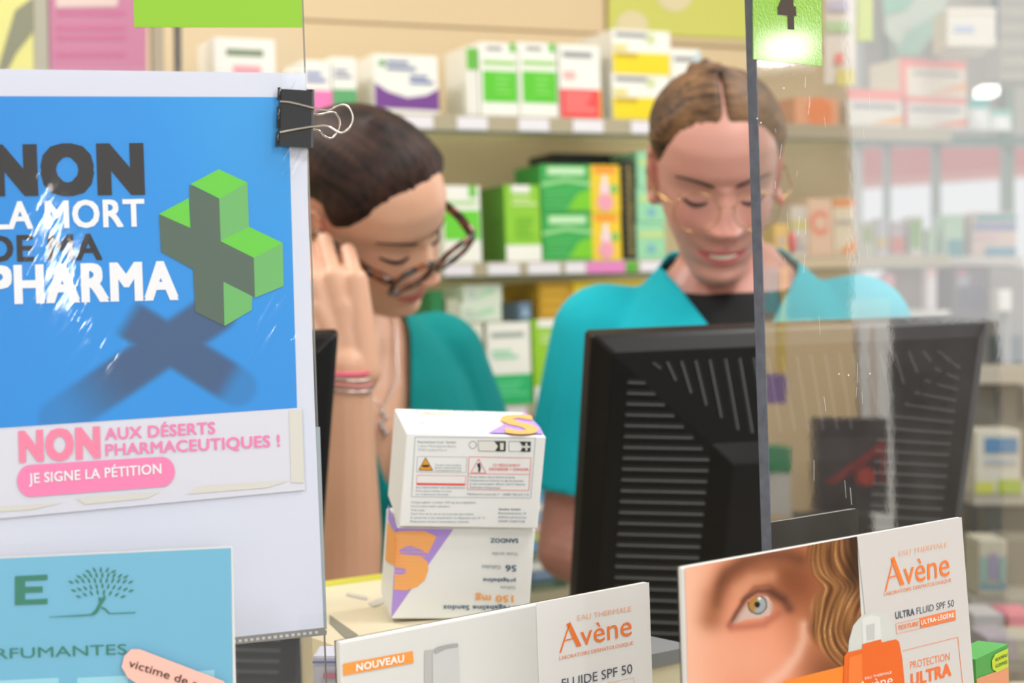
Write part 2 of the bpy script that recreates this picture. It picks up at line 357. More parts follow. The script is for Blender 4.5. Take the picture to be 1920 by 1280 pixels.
for zb_, y0, lb in [(Z1, 139, 'lower carton of the yellow and white pair'), (zmid, 57, 'upper carton of the yellow and white pair, on top of its twin')]:
    med('medicine_box', 1147, 1256, y0, zb_, WHT, [('r', 0, .02, .98, .5, (235, 210, 30)), ('l', .06, .8, .6, .97, 1, GY), ('r', .05, .38, .42, .48, (190, 160, 40)), ('c', .66, .82, .08, (205, 215, 160)), ('r', .02, .55, .25, .66, (225, 210, 110))], lb, group=G1, depth=.16)
med('medicine_box', 1258, 1312, 92, Z1, WHT, [('l', .1, .8, .8, .92, 1, GY), ('r', .85, .6, 1, .96, (180, 215, 225)), ('l', .1, .3, .8, .55, 2, (180, 190, 210))], 'white carton just left of the head of the fair haired woman', group=G1)
# further right on the upper shelf (seen through the clear panel)
med('medicine_box', 1490, 1572, 183, Z1, (240, 165, 120), [('c', .55, .45, .3, (245, 130, 60))], 'orange carton on the upper shelf seen through the right panel', group=G1)
RD = (240, 130, 115)
med('medicine_box', 1588, 1690, 168, Z1, (225, 220, 205), [('r', 0, .72, 1, 1, RD), ('l', .1, .45, .9, .65, 1, GY), ('p', [(.4, .08), (1, .12), (1, .32)], (245, 165, 50))], 'red topped white carton at the left of the red stack', group=G1)
zr = SF.hit(1750, 180).z
med('medicine_box', 1694, 1812, 182, Z1, (225, 220, 205), [('r', 0, .8, 1, 1, RD), ('r', 0, 0, .05, 1, (215, 80, 90)), ('p', [(.4, .08), (1, .12), (1, .35)], (240, 120, 90)), ('l', .1, .5, .9, .7, 1, GY)], 'lower red and white carton at the right of the red stack', group=G1)
med('medicine_box', 1686, 1810, 112, zr, (232, 222, 200), [('r', 0, .78, 1, 1, RD), ('r', 0, 0, .1, 1, RD), ('p', [(.4, .05), (1, .2), (1, .45)], (245, 180, 130)), ('l', .2, .55, .9, .68, 1, GY)], 'upper red and white carton lying on the red stack', group=G1)
for x0, y0, c1, lb in [(1816, 185, (70, 170, 165), 'teal topped white carton right of the red stack'), (1858, 205, (120, 190, 170), 'short pale green carton at the right end of the upper shelf')]:
    med('medicine_box', x0, x0 + 38, y0, Z1, (220, 228, 220), [('r', 0, .7, 1, 1, c1), ('c', .5, .4, .25, (240, 240, 240))], lb, group=G1)
# middle shelf
G2 = 'cartons on the middle wall shelf'
LM = (140, 200, 50); DG = (60, 175, 75)
med('medicine_box', 829, 899, 348, Z2, WHT, [('r', .02, .3, .97, .68, (105, 205, 50)), ('l', .1, .74, .9, .82, 1, (170, 215, 140)), ('r', .7, .85, .9, 1, (110, 195, 70))], 'white carton with green band right of the dark framed glasses', group=G2)
med('medicine_box', 945, 1011, 347, Z2, LM, [('r', 0, 0, 1, .22, WHT), ('r', .2, .9, .72, 1, WHT), ('l', .2, .72, .9, .86, 2, (200, 225, 150)), ('l', .3, .3, .8, .6, 4, (120, 185, 45))], 'lime green carton with white base standing on the middle shelf', group=G2, side=(85, 150, 45), depth=.16)
def big(x0, x1, y0, base, lb):
    med('medicine_box', x0, x1, y0, base, (60, 170, 80), [('r', .62, 0, 1, 1, (235, 200, 50)), ('r', .66, .82, .95, .97, (240, 150, 50)), ('p', [(0, .62), (.3, .72), (.62, .64), (.62, .56), (.3, .64), (0, .54)], (150, 215, 140)), ('r', .08, .78, .55, .95, (190, 230, 180)), ('p', [(.3, .05), (.62, .05), (.62, .5), (.45, .4)], (120, 200, 40)), ('r', .74, .2, .86, .6, (240, 210, 215)), ('r', .77, .6, .83, .78, (240, 225, 225)), ('c', .8, .22, .1, (235, 160, 175)), ('c', .92, .5, .05, (110, 190, 90)), ('l', .05, .08, .35, .45, 4, (80, 185, 95))], lb, group=G2, depth=.1)
big(1016, 1163, 400, Z2, 'lower of two large green and yellow cartons with a small bottle picture')
zb2 = SF.hit(1090, 398).z
big(1013, 1161, 309, zb2, 'upper of two large green and yellow cartons, stacked on its twin')
med('medicine_box', 1167, 1186, 300, Z2, (45, 42, 38), [('l', .3, .05, .9, .95, 12, (140, 125, 60))], 'tall black carton between the green stack and the mint cartons', group=G2)
med('medicine_box', 1034, 1196, 288, zb2 + .03, (38, 40, 36), [('r', .35, .2, .45, .8, (50, 110, 110))], 'long black carton lying behind the tall green stack', group=G2, setback=.12)
zz = [Z2, SF.hit(1220, 416).z, SF.hit(1220, 350).z]
for k, y0 in enumerate((418, 352, 284)):
    med('medicine_box', 1193, 1246, y0, zz[k], (150, 208, 165), [('r', .08, .62, .95, .76, (200, 215, 130)), ('c', .5, .3, .14, (120, 175, 190))], ['bottom', 'middle', 'top'][k] + ' carton of the three stacked mint green cartons', group=G2)
# right part of the middle shelf (through the panel)
med('medicine_box', 1452, 1478, 420, Z2, (250, 205, 100), [('c', .5, .5, .35, (220, 190, 170))], 'small amber carton on the middle shelf behind the right panel', group=G2)
med('medicine_box', 1482, 1512, 385, Z2, (225, 215, 200), [('r', 0, .55, 1, .7, (215, 205, 110)), ('l', .1, .1, .8, .4, 2, (170, 160, 170))], 'slim white carton with a yellow band behind the right panel', group=G2)
med('medicine_box', 1514, 1560, 372, Z2, (240, 200, 170), [('c', .48, .58, .42, (245, 140, 115)), ('c', .48, .58, .22, (240, 205, 175)), ('r', .75, .45, 1, .7, (240, 200, 170))], 'cream carton printed with a large coral ring', group=G2)
med('medicine_box', 1562, 1602, 370, Z2, (235, 220, 190), [('r', 0, .84, 1, .98, (240, 145, 70)), ('p', [(.1, .05), (1, .05), (1, .3)], (245, 150, 60)), ('l', .05, .5, .9, .65, 1, (190, 180, 170))], 'cream carton with orange corners at the wall end', group=G2)
# lower shelf
G3 = 'cartons on the lower wall shelf'
med('medicine_box', 912, 993, 604, Z3, WHT, [('r', 0, 0, 1, .37, (40, 180, 105)), ('l', .1, .8, .85, .9, 1, (160, 170, 160)), ('l', .1, .55, .7, .68, 2, (150, 215, 175)), ('l', .1, .1, .9, .3, 3, (90, 205, 140))], 'white carton with emerald green base between the two women', group=G3)
med('medicine_box', 998, 1062, 598, Z3, (150, 200, 45), [('r', .15, .9, .65, 1, WHT), ('l', .2, .7, .8, .84, 2, (195, 225, 140)), ('r', 0, 0, 1, .2, WHT)], 'lime carton at the elbow of the turquoise sleeve', group=G3)
for x0, lb in [(862, 'left slim white carton with a green foot'), (884, 'right slim white carton with a green foot')]:
    med('medicine_box', x0, x0 + 20, 606, Z3, (225, 226, 205), [('r', 0, 0, 1, .3, (170, 200, 80)), ('r', .3, .12, .8, .22, (225, 120, 90)), ('r', .4, .45, .6, .9, (205, 208, 190))], lb, group=G3)
zq = SF.hit(890, 604).z
for k, (y0) in enumerate((568, 533)):
    zq0 = zq if k == 0 else SF.hit(890, 569).z
    med('medicine_box', 862 + k * 6, 940, y0, zq0, (215, 225, 205), [('p', [(.4, .3), (.8, .55), (.8, .8), (.4, .5)], (165, 215, 170)), ('l', .1, .2, .4, .7, 2, (185, 200, 185))], ['lower', 'upper'][k] + ' pale green carton lying on the slim white cartons', group=G3)
med('medicine_box', 836, 860, 560, Z3, (190, 190, 165), [('r', 0, 0, 1, .3, (170, 190, 90))], 'khaki grey carton just right of the teal sleeve', group=G3)
med('medicine_box', 806, 830, 545, Z3, (40, 130, 75), [], 'dark green carton beside the chin of the dark haired woman', group=G3)
zg = SF.hit(1060, 597).z
med('medicine_box', 1010, 1072, 528, zg, (190, 145, 30), [('l', .1, .1, .9, .9, 3, (205, 160, 45))], 'gold carton lying on the lime carton', group=G3, depth=.14)
med('medicine_box', 1074, 1215, 526, zg, (232, 200, 25), [('r', .1, .3, .5, .7, (215, 175, 40))], 'bright yellow carton behind the turquoise shoulder', group=G3, depth=.14)
med('medicine_box', 1065, 1215, 600, Z3, (190, 200, 120), [], 'olive carton hidden mostly behind the turquoise sleeve', group=G3)
med('medicine_box', 974, 996, 566, zg, (120, 145, 175), [('r', .2, .2, .8, .6, (160, 185, 205))], 'small blue grey carton beside the gold carton', group=G3, setback=.02)
# flat stack below the lower shelf
G4 = 'flat packets stacked on the lowest shelf'
cols = [(70, 90, 75), (95, 120, 150), (205, 205, 200), (110, 125, 110), (60, 140, 190), (170, 195, 110), (225, 180, 180), (120, 165, 195), (235, 235, 235), (70, 150, 195), (60, 165, 180)]
nm = ['dark green', 'slate blue', 'light grey', 'sage', 'strong blue', 'olive', 'pale pink', 'soft blue', 'white', 'sky blue', 'turquoise']
zc = Z4; step = (SF.hit(1030, 905).z - Z4) / len(cols)
for k, c in enumerate(cols):
    med('medicine_packet', 985 + (k * 5) % 9, 1058 + (k * 3) % 6, 905 + 0, zc, c, [('l', .1, .2, .7, .8, 1, tuple(min(255, v + 40) for v in c))], nm[k] + ' flat packet in the pile between box stack and bare arm', 'packet', G4, zbase=None) if False else None
    pl = Plane(SF.p - SF.n * .012, SF.n); A = pl.hit(985 + (k * 5) % 9, 1000); B = pl.hit(1062 + (k * 3) % 6, 1000)
    A = Vector((A.x, A.y, zc)); U = Vector((B.x, B.y, zc)) - A
    t = empty('medicine_packet', A + U * .5, nm[k] + ' flat packet in the pile between box stack and bare arm', 'packet', G4)
    MB().box(A, U, (0, 0, step * .97), BW * .12, fmat(c)).build('carton', t)
    q = A + SF.n * .0008 + Vector((0, 0, step * .25)); MB().poly([q + U * .1, q + U * .65, q + U * .65 + Vector((0, 0, step * .4)), q + U * .1 + Vector((0, 0, step * .4))], fmat(tuple(min(255, v + 45) for v in c))).build('printed_front', t)
    zc += step
# behind the left panel, far left of the upper shelf
WL = Plane(SF.p + SF.n * .02, SF.n)
def card(name, pts, c, label, cat, pl=None, th=.01, art=None, part='panel', rough=.5, group=None):
    pl = pl or WL; p0 = pl.hit(*pts[0]); t = empty(name, p0, label, cat, group)
    MB().slab([pl.hit(x, y) for x, y in pts], -pl.n * th, fmat(c, rough)).build(part, t)
    if art:
        b = MB(); art(b, pl); b.build('print', t)
    return t
def magenta(b, pl):
    for y in (20, 48, 66, 98): ppoly(b, pl, [(105, y), (235, y), (235, y + 8), (105, y + 8)], fmat((190, 85, 130)), .0006)
    ppoly(b, pl, [(105, -40), (225, -40), (220, 12), (105, 14)], fmat((215, 190, 180)), .0006)
card('display_poster', [(92, -60), (275, -60), (275, 155), (94, 155)], (188, 108, 142), 'magenta leaflet board behind the left panel above the blue notice', 'poster', art=magenta, th=.02)
card('display_upright', [(62, -60), (88, -60), (92, 155), (66, 155)], (165, 160, 140), 'grey display upright beside the magenta board', 'display post', th=.03)
def yellowp(b, pl):
    ppoly(b, pl, [(28, 20), (62, -5), (62, 60), (30, 100), (5, 150), (-10, 150)], fmat((120, 120, 90)), .0006)
    ppoly(b, pl, [(-30, -60), (10, -60), (-10, 20), (-30, 50)], fmat((150, 150, 110)), .0006)
card('display_leaflet', [(-60, -60), (60, -60), (64, 155), (-60, 155)], (215, 210, 120), 'yellow leaflet with grey shapes at the far top left', 'leaflet', art=yellowp, th=.004)
card('display_upright', [(285, -60), (306, -60), (308, 155), (288, 155)], (165, 150, 125), 'taupe display upright right of the magenta board', 'display post', th=.02)
card('display_upright', [(330, -60), (339, -60), (341, 155), (332, 155)], (70, 68, 62), 'thin black display rod right of the taupe upright', 'display post', th=.02)

# ---------------------------------------------------------------- right background: shop window, racks
GZ = 4.4
def vp(px, py, D): return P(px, py, D)
def vbox(mb, x0, x1, y0, y1, D, depth, m, M=None):
    q = [P(x0, y0, D), P(x1, y0, D), P(x1, y1, D), P(x0, y1, D)]
    d = Vector((0, depth, 0)); mb.slab(q, d, m)
    return mb
alum = mat('window_frame_grey', (205, 210, 205), .35); grn = mat('green_edge_glass', (70, 125, 105), .2)
b = MB()
for x0, x1 in [(1606, 1618), (1663, 1670), (1754, 1764), (1885, 1902), (2010, 2030)]: vbox(b, x0, x1, -60, 1000, GZ, .05, alum if x0 in (1606, 2010) else mat('upright_green', (130, 155, 135), .3))
vbox(b, 1606, 2030, 255, 272, GZ - .06, .06, mat('transom', (85, 125, 105), .3))
struct(b.build('window_1'))
b = MB(); vbox(b, 1600, 2200, 760, 1400, GZ + .05, .1, mat('grey_wall', (176, 166, 150))); struct(b.build('wall_front'))
b = MB(); vbox(b, 1600, 2200, -400, 255, GZ + .06, .1, mat('grey_wall_high', (205, 200, 185), .7)); struct(b.build('wall_far'))
t = empty('shop_awning', P(1780, 320, 7), 'faded red shop awning seen outside through the window', 'awning')
b = MB(); b.slab([P(1560, 250, 7), P(2200, 250, 7.0), P(2200, 305, 6.6), P(1560, 348, 6.6)], (0, .1, 0), mat('awning_red', (205, 105, 95), .8)); b.build('canopy', t)
b = MB(); b.slab([P(1560, 340, 6.58), P(2200, 296, 6.58), P(2200, 312, 6.58), P(1560, 357, 6.58)], (0, .02, 0), mat('awning_pink', (240, 165, 150), .8)); b.build('valance', t)
def vthing(name, x0, x1, y0, y1, D, dep, c, label, cat, art=(), group=None, part='body'):
    t = empty(name, P((x0 + x1) / 2, y1, D), label, cat, group); b = MB(); vbox(b, x0, x1, y0, y1, D, dep, fmat(c)); b.build(part, t, bevel=.002)
    if art:
        b = MB()
        for k, (u0, v0, u1, v1, c2) in enumerate(art):
            X = lambda u: x0 + (x1 - x0) * u; Y = lambda v: y0 + (y1 - y0) * v; d = D - .002 - k * .0005
            b.poly([P(X(u0), Y(v0), d), P(X(u1), Y(v0), d), P(X(u1), Y(v1), d), P(X(u0), Y(v1), d)], fmat(c2))
        b.build('print', t)
    return t
# rack board below the window
vthing('display_shelf', 1600, 1920, 480, 498, 3.4, .3, (222, 215, 205), 'pale display shelf in front of the shop window', 'shelf', part='board')
G5 = 'small packs on the window shelf'
for x0, x1, y0, c, a, lb in [(1618, 1642, 415, (215, 220, 185), [(0, .2, .7, .6, (160, 190, 60))], 'pack with olive green patch by the window post'),
                             (1644, 1666, 408, (225, 225, 235), [(0, .5, 1, .8, (235, 205, 120))], 'white pack with yellow stripe by the window post'),
                             (1669, 1696, 415, (215, 200, 205), [(.1, .45, 1, .9, (240, 110, 70))], 'pack with orange red square on the window shelf'),
                             (1706, 1732, 405, (225, 230, 210), [(.1, .1, .8, .8, (130, 190, 40))], 'pack with bright green patch on the window shelf'),
                             (1738, 1752, 428, (190, 225, 190), [], 'small mint pack on the window shelf'),
                             (1770, 1806, 402, (195, 235, 200), [(.2, .6, 1, 1, (50, 160, 165))], 'mint pack with teal foot on the window shelf'),
                             (1822, 1906, 398, (228, 205, 190), [(.1, .05, 1, .18, (60, 165, 165)), (.05, .25, 1, .4, (120, 140, 190)), (.3, .8, 1, .98, (60, 150, 180)), (.05, .5, .6, .6, (235, 190, 200))], 'wide beige pack with teal and blue stripes on the window shelf')]:
    vthing('product_pack', x0, x1, y0, 480, 3.4 if True else 0, .08, c, lb, 'pack', a, G5)
vthing('shelf_back', 1668, 1745, 500, 580, 3.46, .04, (165, 145, 120), 'brown grey rear panel below the window shelf', 'panel')
vthing('product_bottle', 1655, 1677, 515, 580, 3.3, .04, (240, 165, 180), 'pink bottle under the window shelf', 'bottle', [(0, .7, 1, .95, (245, 205, 210))])
vthing('product_bottle', 1738, 1756, 500, 580, 3.3, .04, (235, 225, 228), 'slim white bottle with a pinkish top under the window shelf', 'bottle', [(0, .0, 1, .2, (240, 190, 185))])
vthing('office_cabinet', 1785, 1850, 500, 590, 3.3, .3, (95, 82, 82), 'dark brown cabinet block seen right through the clear panel', 'cabinet', [(.15, .15, .5, .45, (150, 150, 165)), (.2, .4, .9, .85, (62, 55, 75)), (.2, .05, .35, .2, (200, 90, 120))])
t = vthing('floor_lamp', 1873, 1897, 542, 583, 3.2, .06, (250, 248, 240), 'small white lamp shade on a thin pole at the far right', 'lamp', part='lamp_shade')
lp_ = P(1885, 583, 3.23); MB().tube([lp_ + Vector((0, 0, .002)), Vector((lp_.x, lp_.y, .0))], .008, mat('lamp_pole', (150, 150, 145), .4)).build('pole', t)
vthing('display_shelf', 1600, 1782, 581, 596, 3.22, .3, (232, 228, 220), 'narrow white lower shelf under the pink bottle', 'shelf', part='board')
vthing('storage_unit', 1854, 1925, 500, 690, 3.35, .3, (150, 146, 136), 'grey storage unit behind the small white lamp', 'cabinet', [(0, .68, .9, .95, (60, 85, 85))])
# gondola racks at the far right, lower
vthing('display_rack', 1830, 2080, 690, 720, 2.75, .25, (200, 192, 175), 'beige rack top level with the monitor corner at the far right', 'rack', part='board')
vthing('basket_bin', 1860, 1925, 722, 805, 2.85, .2, (140, 138, 128), 'grey wire basket under the beige rack top', 'basket', [(.1, .1, .25, .8, (80, 82, 80)), (.75, .1, .95, .8, (80, 82, 80))])
vthing('product_pack', 1829, 1915, 806, 925, 2.6, .08, (228, 224, 208), 'white pack with blue banner and yellow green foot at the right edge', 'pack', [(.2, .12, .92, .36, (70, 140, 190)), (0, .82, .4, 1, (215, 220, 80)), (.5, .78, 1, 1, (180, 205, 50)), (.2, .45, .9, .52, (190, 200, 215))])
vthing('display_rack', 1826, 2080, 926, 948, 2.6, .25, (190, 186, 172), 'grey rack board under the blue bannered pack', 'rack', part='board')
vthing('partition_screen', 1845, 2080, 950, 1008, 2.7, .1, (135, 142, 130), 'grey green rack panel between two boards', 'panel')
vthing('rack_post', 1818, 1836, 930, 1190, 2.65, .05, (62, 66, 58), 'dark rack post at the edge of the white carton', 'post')
vthing('product_pack', 1836, 1888, 1012, 1118, 2.4, .08, (214, 208, 186), 'cream pack printed with purple and teal arches at the far right', 'pack', [(.05, .3, .3, .75, (150, 190, 180)), (.35, .25, .65, .7, (165, 155, 190)), (.7, .3, .97, .75, (150, 185, 180)), (0, .78, 1, .88, (120, 160, 175))])
vthing('display_rack', 1820, 2080, 1120, 1150, 2.4, .3, (175, 170, 158), 'taupe rack board below the arch printed pack', 'rack', part='board')
vthing('partition_screen', 1888, 2080, 1011, 1119, 2.5, .1, (140, 137, 122), 'olive grey rack panel beside the arch printed pack', 'panel')
for k, (c, lb, x0, y0) in enumerate([((210, 205, 205), 'pale grey bagged pack low at the right edge', 1825, 1151), ((235, 130, 150), 'pink pack low at the right edge', 1890, 1152), ((185, 175, 185), 'mauve pack in the lowest right corner', 1850, 1196), ((190, 190, 170), 'khaki pack in the lowest right corner', 1905, 1196)]):
    vthing('product_pack', x0, x0 + 58, y0, y0 + 44, 2.2 - .1 * (k // 2), .08, c, lb, 'pack', [(.1, .4, .8, .6, tuple(min(255, v + 25) for v in c))], 'packs piled low on the right rack')
vthing('display_rack', 1820, 2080, 1241, 1262, 2.1, .3, (165, 160, 150), 'lowest grey rack board at the right', 'rack', part='board')
# top right: leaflet strip, hanging sheet, white carton, ceiling spot
vthing('hanging_leaflet', 1545, 1604, -40, 160, 2.3, .004, (226, 214, 200), 'tall cream leaflet hanging beside the number four sign', 'leaflet', [(.05, .4, .85, .5, (175, 205, 150)), (.1, .2, .8, .3, (190, 185, 205)), (.35, .7, .6, .8, (240, 130, 115)), (.4, .85, 1, 1, (220, 205, 110))])
vthing('hanging_leaflet', 1607, 1637, -40, 78, 2.35, .004, (185, 200, 70), 'narrow lime leaflet right of the cream one', 'leaflet')
t = empty('hanging_banner', P(1750, 60, 3.2), 'pale banner with green diagonal bands hanging at top right', 'banner')
b = MB(); b.slab([P(1655, -40, 3.2), P(1790, -40, 3.2), P(1770, 20, 3.2), P(1700, 105, 3.2), P(1660, 60, 3.2)], (0, .006, 0), fmat((190, 205, 185))); b.build('cloth', t)
b = MB(); b.poly([P(1655, -40, 3.195), P(1740, -40, 3.195), P(1700, 15, 3.195), P(1657, 30, 3.195)], fmat((125, 190, 160))); b.poly([P(1765, 22, 3.195), P(1770, 40, 3.195), P(1720, 105, 3.195), P(1680, 100, 3.195), P(1700, 60, 3.195)], fmat((140, 185, 160))); b.build('print', t)
vthing('carton_pack', 1776, 1868, 15, 88, 2.9, .1, (228, 222, 205), 'white carton with a faint blue mark at the top right', 'pack', [(.15, .45, .55, .62, (175, 190, 215)), (0, 0, 1, .12, (245, 235, 215))])
vthing('rack_post', 1866, 1874, -40, 72, 2.9, .03, (55, 70, 80), 'thin dark post beside the white carton at top right', 'post')
vthing('partition_screen', 1876, 2060, -40, 150, 3.3, .1, (185, 180, 160), 'beige grey ribbed panel in the top right corner', 'panel', [(0, k * .16 + .05, 1, k * .16 + .1, (165, 160, 145)) for k in range(6)])
t = vthing('spot_lamp', 1841, 1874, 160, 177, 3.0, .05, (255, 255, 245), 'small bright spot lamp above the right end of the shelf', 'lamp')
t.children[0].data.materials[0] = mat('spot_glow', (255, 255, 245), emit=3)

# ---------------------------------------------------------------- people
HWK = .93
def lerp(tab, z):                        # smooth monotone curve through a table
    if z <= tab[0][0]: return tab[0][1]
    if z >= tab[-1][0]: return tab[-1][1]
    for k in range(len(tab) - 1):
        if z <= tab[k + 1][0]: break
    def sl(i):
        if i <= 0 or i >= len(tab) - 1: i = min(max(i, 0), len(tab) - 1); a, b_ = (0, 1) if i == 0 else (-2, -1); return (tab[b_][1] - tab[a][1]) / (tab[b_][0] - tab[a][0])
        d0 = (tab[i][1] - tab[i - 1][1]) / (tab[i][0] - tab[i - 1][0]); d1 = (tab[i + 1][1] - tab[i][1]) / (tab[i + 1][0] - tab[i][0])
        return 0 if d0 * d1 <= 0 else 2 * d0 * d1 / (d0 + d1)
    h = tab[k + 1][0] - tab[k][0]; t = (z - tab[k][0]) / h; m0, m1 = sl(k) * h, sl(k + 1) * h
    return (2 * t**3 - 3 * t**2 + 1) * tab[k][1] + (t**3 - 2 * t**2 + t) * m0 + (-2 * t**3 + 3 * t**2) * tab[k + 1][1] + (t**3 - t**2) * m1
YF = [(-.122, .040), (-.118, .058), (-.108, .074), (-.097, .082), (-.085, .080), (-.07, .083), (-.055, .085), (-.035, .086), (-.015, .086), (0, .085), (.012, .088), (.025, .092), (.045, .091), (.065, .083), (.085, .066), (.103, .038), (.115, .0)]
YB = [(-.122, .02), (-.11, -.01), (-.09, -.04), (-.06, -.065), (-.03, -.085), (0, -.1), (.03, -.106), (.06, -.1), (.085, -.078), (.103, -.045), (.115, -.0)]
WD = [(-.122, .012), (-.118, .022), (-.108, .034), (-.095, .040), (-.08, .0485), (-.06, .0575), (-.04, .066), (-.02, .070), (0, .072), (.02, .0735), (.045, .074), (.065, .069), (.085, .056), (.103, .034), (.115, .001)]
def g(x, s): return math.exp(-x * x / (2 * s * s))
def feat(x, z, o):
    d = 0; ax = abs(x)
    if z > -.056:
        t = (0.012 - z) / .048
        if t > 0:
            h = (.004 + .0235 * min(1, t) ** 1.2) if t <= 1 else .0275 * max(0, 1 - (t - 1) / .2) ** .6
            d += h * g(x, .0068 + .0035 * min(1, t))
    d += .0085 * g(ax - .0125, .0052) * g(z + .0385, .006)
    d -= .0085 * g(ax - .031, .015) * g(z + .001, .0105)
    d += .0075 * g(ax - .032, .0105) * g(z + .003, .0085)
    d += .0012 * g(ax - .03, .02) * g(z - .021, .007)
    d += .0055 * g(ax - .040, .017) * g(z + .034, .016)
    z0_ = z; z = z - 7 * x * x + .0015
    d += .0055 * g(x, .017) * g(z + .0635, .0042) + .0065 * g(x, .0145) * g(z + .0755, .0048)
    d -= .0045 * g(x, .019) * g(z + .0692, .0022) * (1.9 if o else 1)
    z = z0_
    d -= .003 * g(x, .014) * g(z + .086, .004)
    d += .004 * g(x, .013) * g(z + .1, .009)
    d += .002 * g(x, .03) * g(z + .068, .015)
    d -= .0016 * g(x, .003) * g(z + .056, .004)
    return d
def hp(z, a, o=0, grow=0.0):
    yf, yb, wd = lerp(YF, z), lerp(YB, z), lerp(WD, z) * HWK; yc = (yf + yb) / 2; ry = (yf - yb) / 2
    c, s_ = math.cos(a), math.sin(a); p = 2 / 2.25
    x = wd * math.copysign(abs(s_) ** p, s_); y = yc + ry * math.copysign(abs(c) ** p, c)
    if c > 0: y += feat(x, z, o) * min(1, c * 2.2)
    v = Vector((x, y, z))
    if grow:
        n = Vector((x / (wd + .02) ** 2, (y - yc) / (ry + .02) ** 2, max(0, z) * 60)).normalized(); v += n * grow
    return v
def surf(x, z, o=0):                      # point on the face at lateral x, height z
    lo, hi = -math.pi / 2, math.pi / 2
    for _ in range(30):
        m_ = (lo + hi) / 2
        if hp(z, m_, o).x < x: lo = m_
        else: hi = m_
    return hp(z, lo, o)
def head_rings(o=0, nz=110, na=132):
    rings = []
    for i in range(nz):
        t = i / (nz - 1); z = -.122 + .2365 * (.5 - .5 * math.cos(math.pi * t)) * .35 + .2365 * t * .65
        rings.append([hp(z, 2 * math.pi * j / na, o) for j in range(na)])
    return rings
def frameM(O, Fv, Lv):
    y = Vector(Fv).normalized(); x = -Vector(Lv); x = (x - y * x.dot(y)).normalized(); z = x.cross(y)
    M = Matrix((x, y, z)).transposed().to_4x4(); M.translation = Vector(O); return M
def ring(c, rx, ry, X, Y, n=28, p=2.3):
    out = []
    for j in range(n):
        a = 2 * math.pi * j / n; cs, sn = math.cos(a), math.sin(a)
        out.append(Vector(c) + X * (rx * math.copysign(abs(cs) ** (2 / p), cs)) + Y * (ry * math.copysign(abs(sn) ** (2 / p), sn)))
    return out
def union(name, mb, voxel, parent=None, smooth=2, iters=.5):
    o = mb.build(name, None, fixn=True); md = o.modifiers.new('r', 'REMESH'); md.mode = 'VOXEL'; md.voxel_size = voxel
    if smooth: sm_ = o.modifiers.new('s', 'SMOOTH'); sm_.iterations = smooth; sm_.factor = iters
    bpy.context.view_layer.update(); dg = bpy.context.evaluated_depsgraph_get()
    me = bpy.data.meshes.new_from_object(o.evaluated_get(dg)); C.objects.unlink(o); bpy.data.objects.remove(o)
    me.name = name; me.polygons.foreach_set('use_smooth', [True] * len(me.polygons)); me.materials.clear()
    o = bpy.data.objects.new(name, me); C.objects.link(o)
    if parent is not None: o.parent = parent; o.matrix_parent_inverse = parent.matrix_world.inverted()
    return o
SECT = [(.0, .052, .052, 0), (-.02, .066, .056, 0), (-.045, .09, .066, 0), (-.07, .12, .078, 0), (-.095, .145, .088, 0), (-.13, .16, .1, .005), (-.18, .17, .112, .012), (-.26, .158, .108, .012), (-.38, .132, .092, .005), (-.5, .145, .1, 0), (-.6, .165, .11, 0)]
def torso(mb, BM, gr=0, zmin=-9, k=1.0):
    X, Y = BM.col[0].to_3d(), BM.col[1].to_3d(); rings = []
    for z, rx, ry, yo in SECT:
        if z < zmin: continue
        rings.append(ring(BM @ Vector((0, yo, z)), (rx + gr) * k, ry + gr, X, Y))
    mb.loft(rings)
def hand(mb, wr, d, nrm, side, sc_=1.0, curl=(.5, .9, .5), spread=.09, thumb=None, cl=None, tb=None):
    """wr wrist, d direction wrist>knuckles, nrm back-of-hand normal, side toward the index finger"""
    wr, d, nrm, side = Vector(wr), Vector(d).normalized(), Vector(nrm).normalized(), Vector(side).normalized()
    L = [.045, .05, .046, .036]; bl = [.088, .09, .086, .078]; rr = [.0088, .009, .0086, .0076]
    for k in range(4):
        off = (.029 - .0195 * k) * sc_; a = wr + side * off * .55; kn = wr + d * bl[k] * sc_ + side * off
        mb.cap(a, kn, .0155 * sc_, .0125 * sc_)
        dd = (d + side * (spread * (1.2 - k) * .6)).normalized(); p = kn; rot = 0; nn = nrm
        ck = cl[k] if cl else curl
        for j, seg in enumerate((L[k], L[k] * .62, L[k] * .5)):
            rot += ck[j]; dv = (dd * math.cos(rot) - nn * math.sin(rot)).normalized(); q = p + dv * seg * sc_
            mb.cap(p, q, rr[k] * sc_ * (1 - .07 * j), rr[k] * sc_ * (1 - .07 * (j + 1))); p = q
    for e_ in (-.012, .012): mb.cap(wr + d * .012, wr + d * .062 * sc_ + side * e_ * sc_, .0145 * sc_, .0145 * sc_)
    a = wr + d * .012 + side * .018 * sc_; b_ = a + (Vector(tb) if tb else d * .55 + side * .7 - nrm * .35).normalized() * .04 * sc_
    th = thumb or (d * .8 + side * .35 - nrm * .35)
    th = Vector(th).normalized(); c_ = b_ + th * .034 * sc_; e_ = c_ + (th - nrm * .3).normalized() * .027 * sc_
    mb.cap(a, b_, .015 * sc_, .0125 * sc_); mb.cap(b_, c_, .0115 * sc_, .0098 * sc_); mb.cap(c_, e_, .0098 * sc_, .0082 * sc_)
skinm = vc_mat('skin', .42, sss=.12, spec=.4)
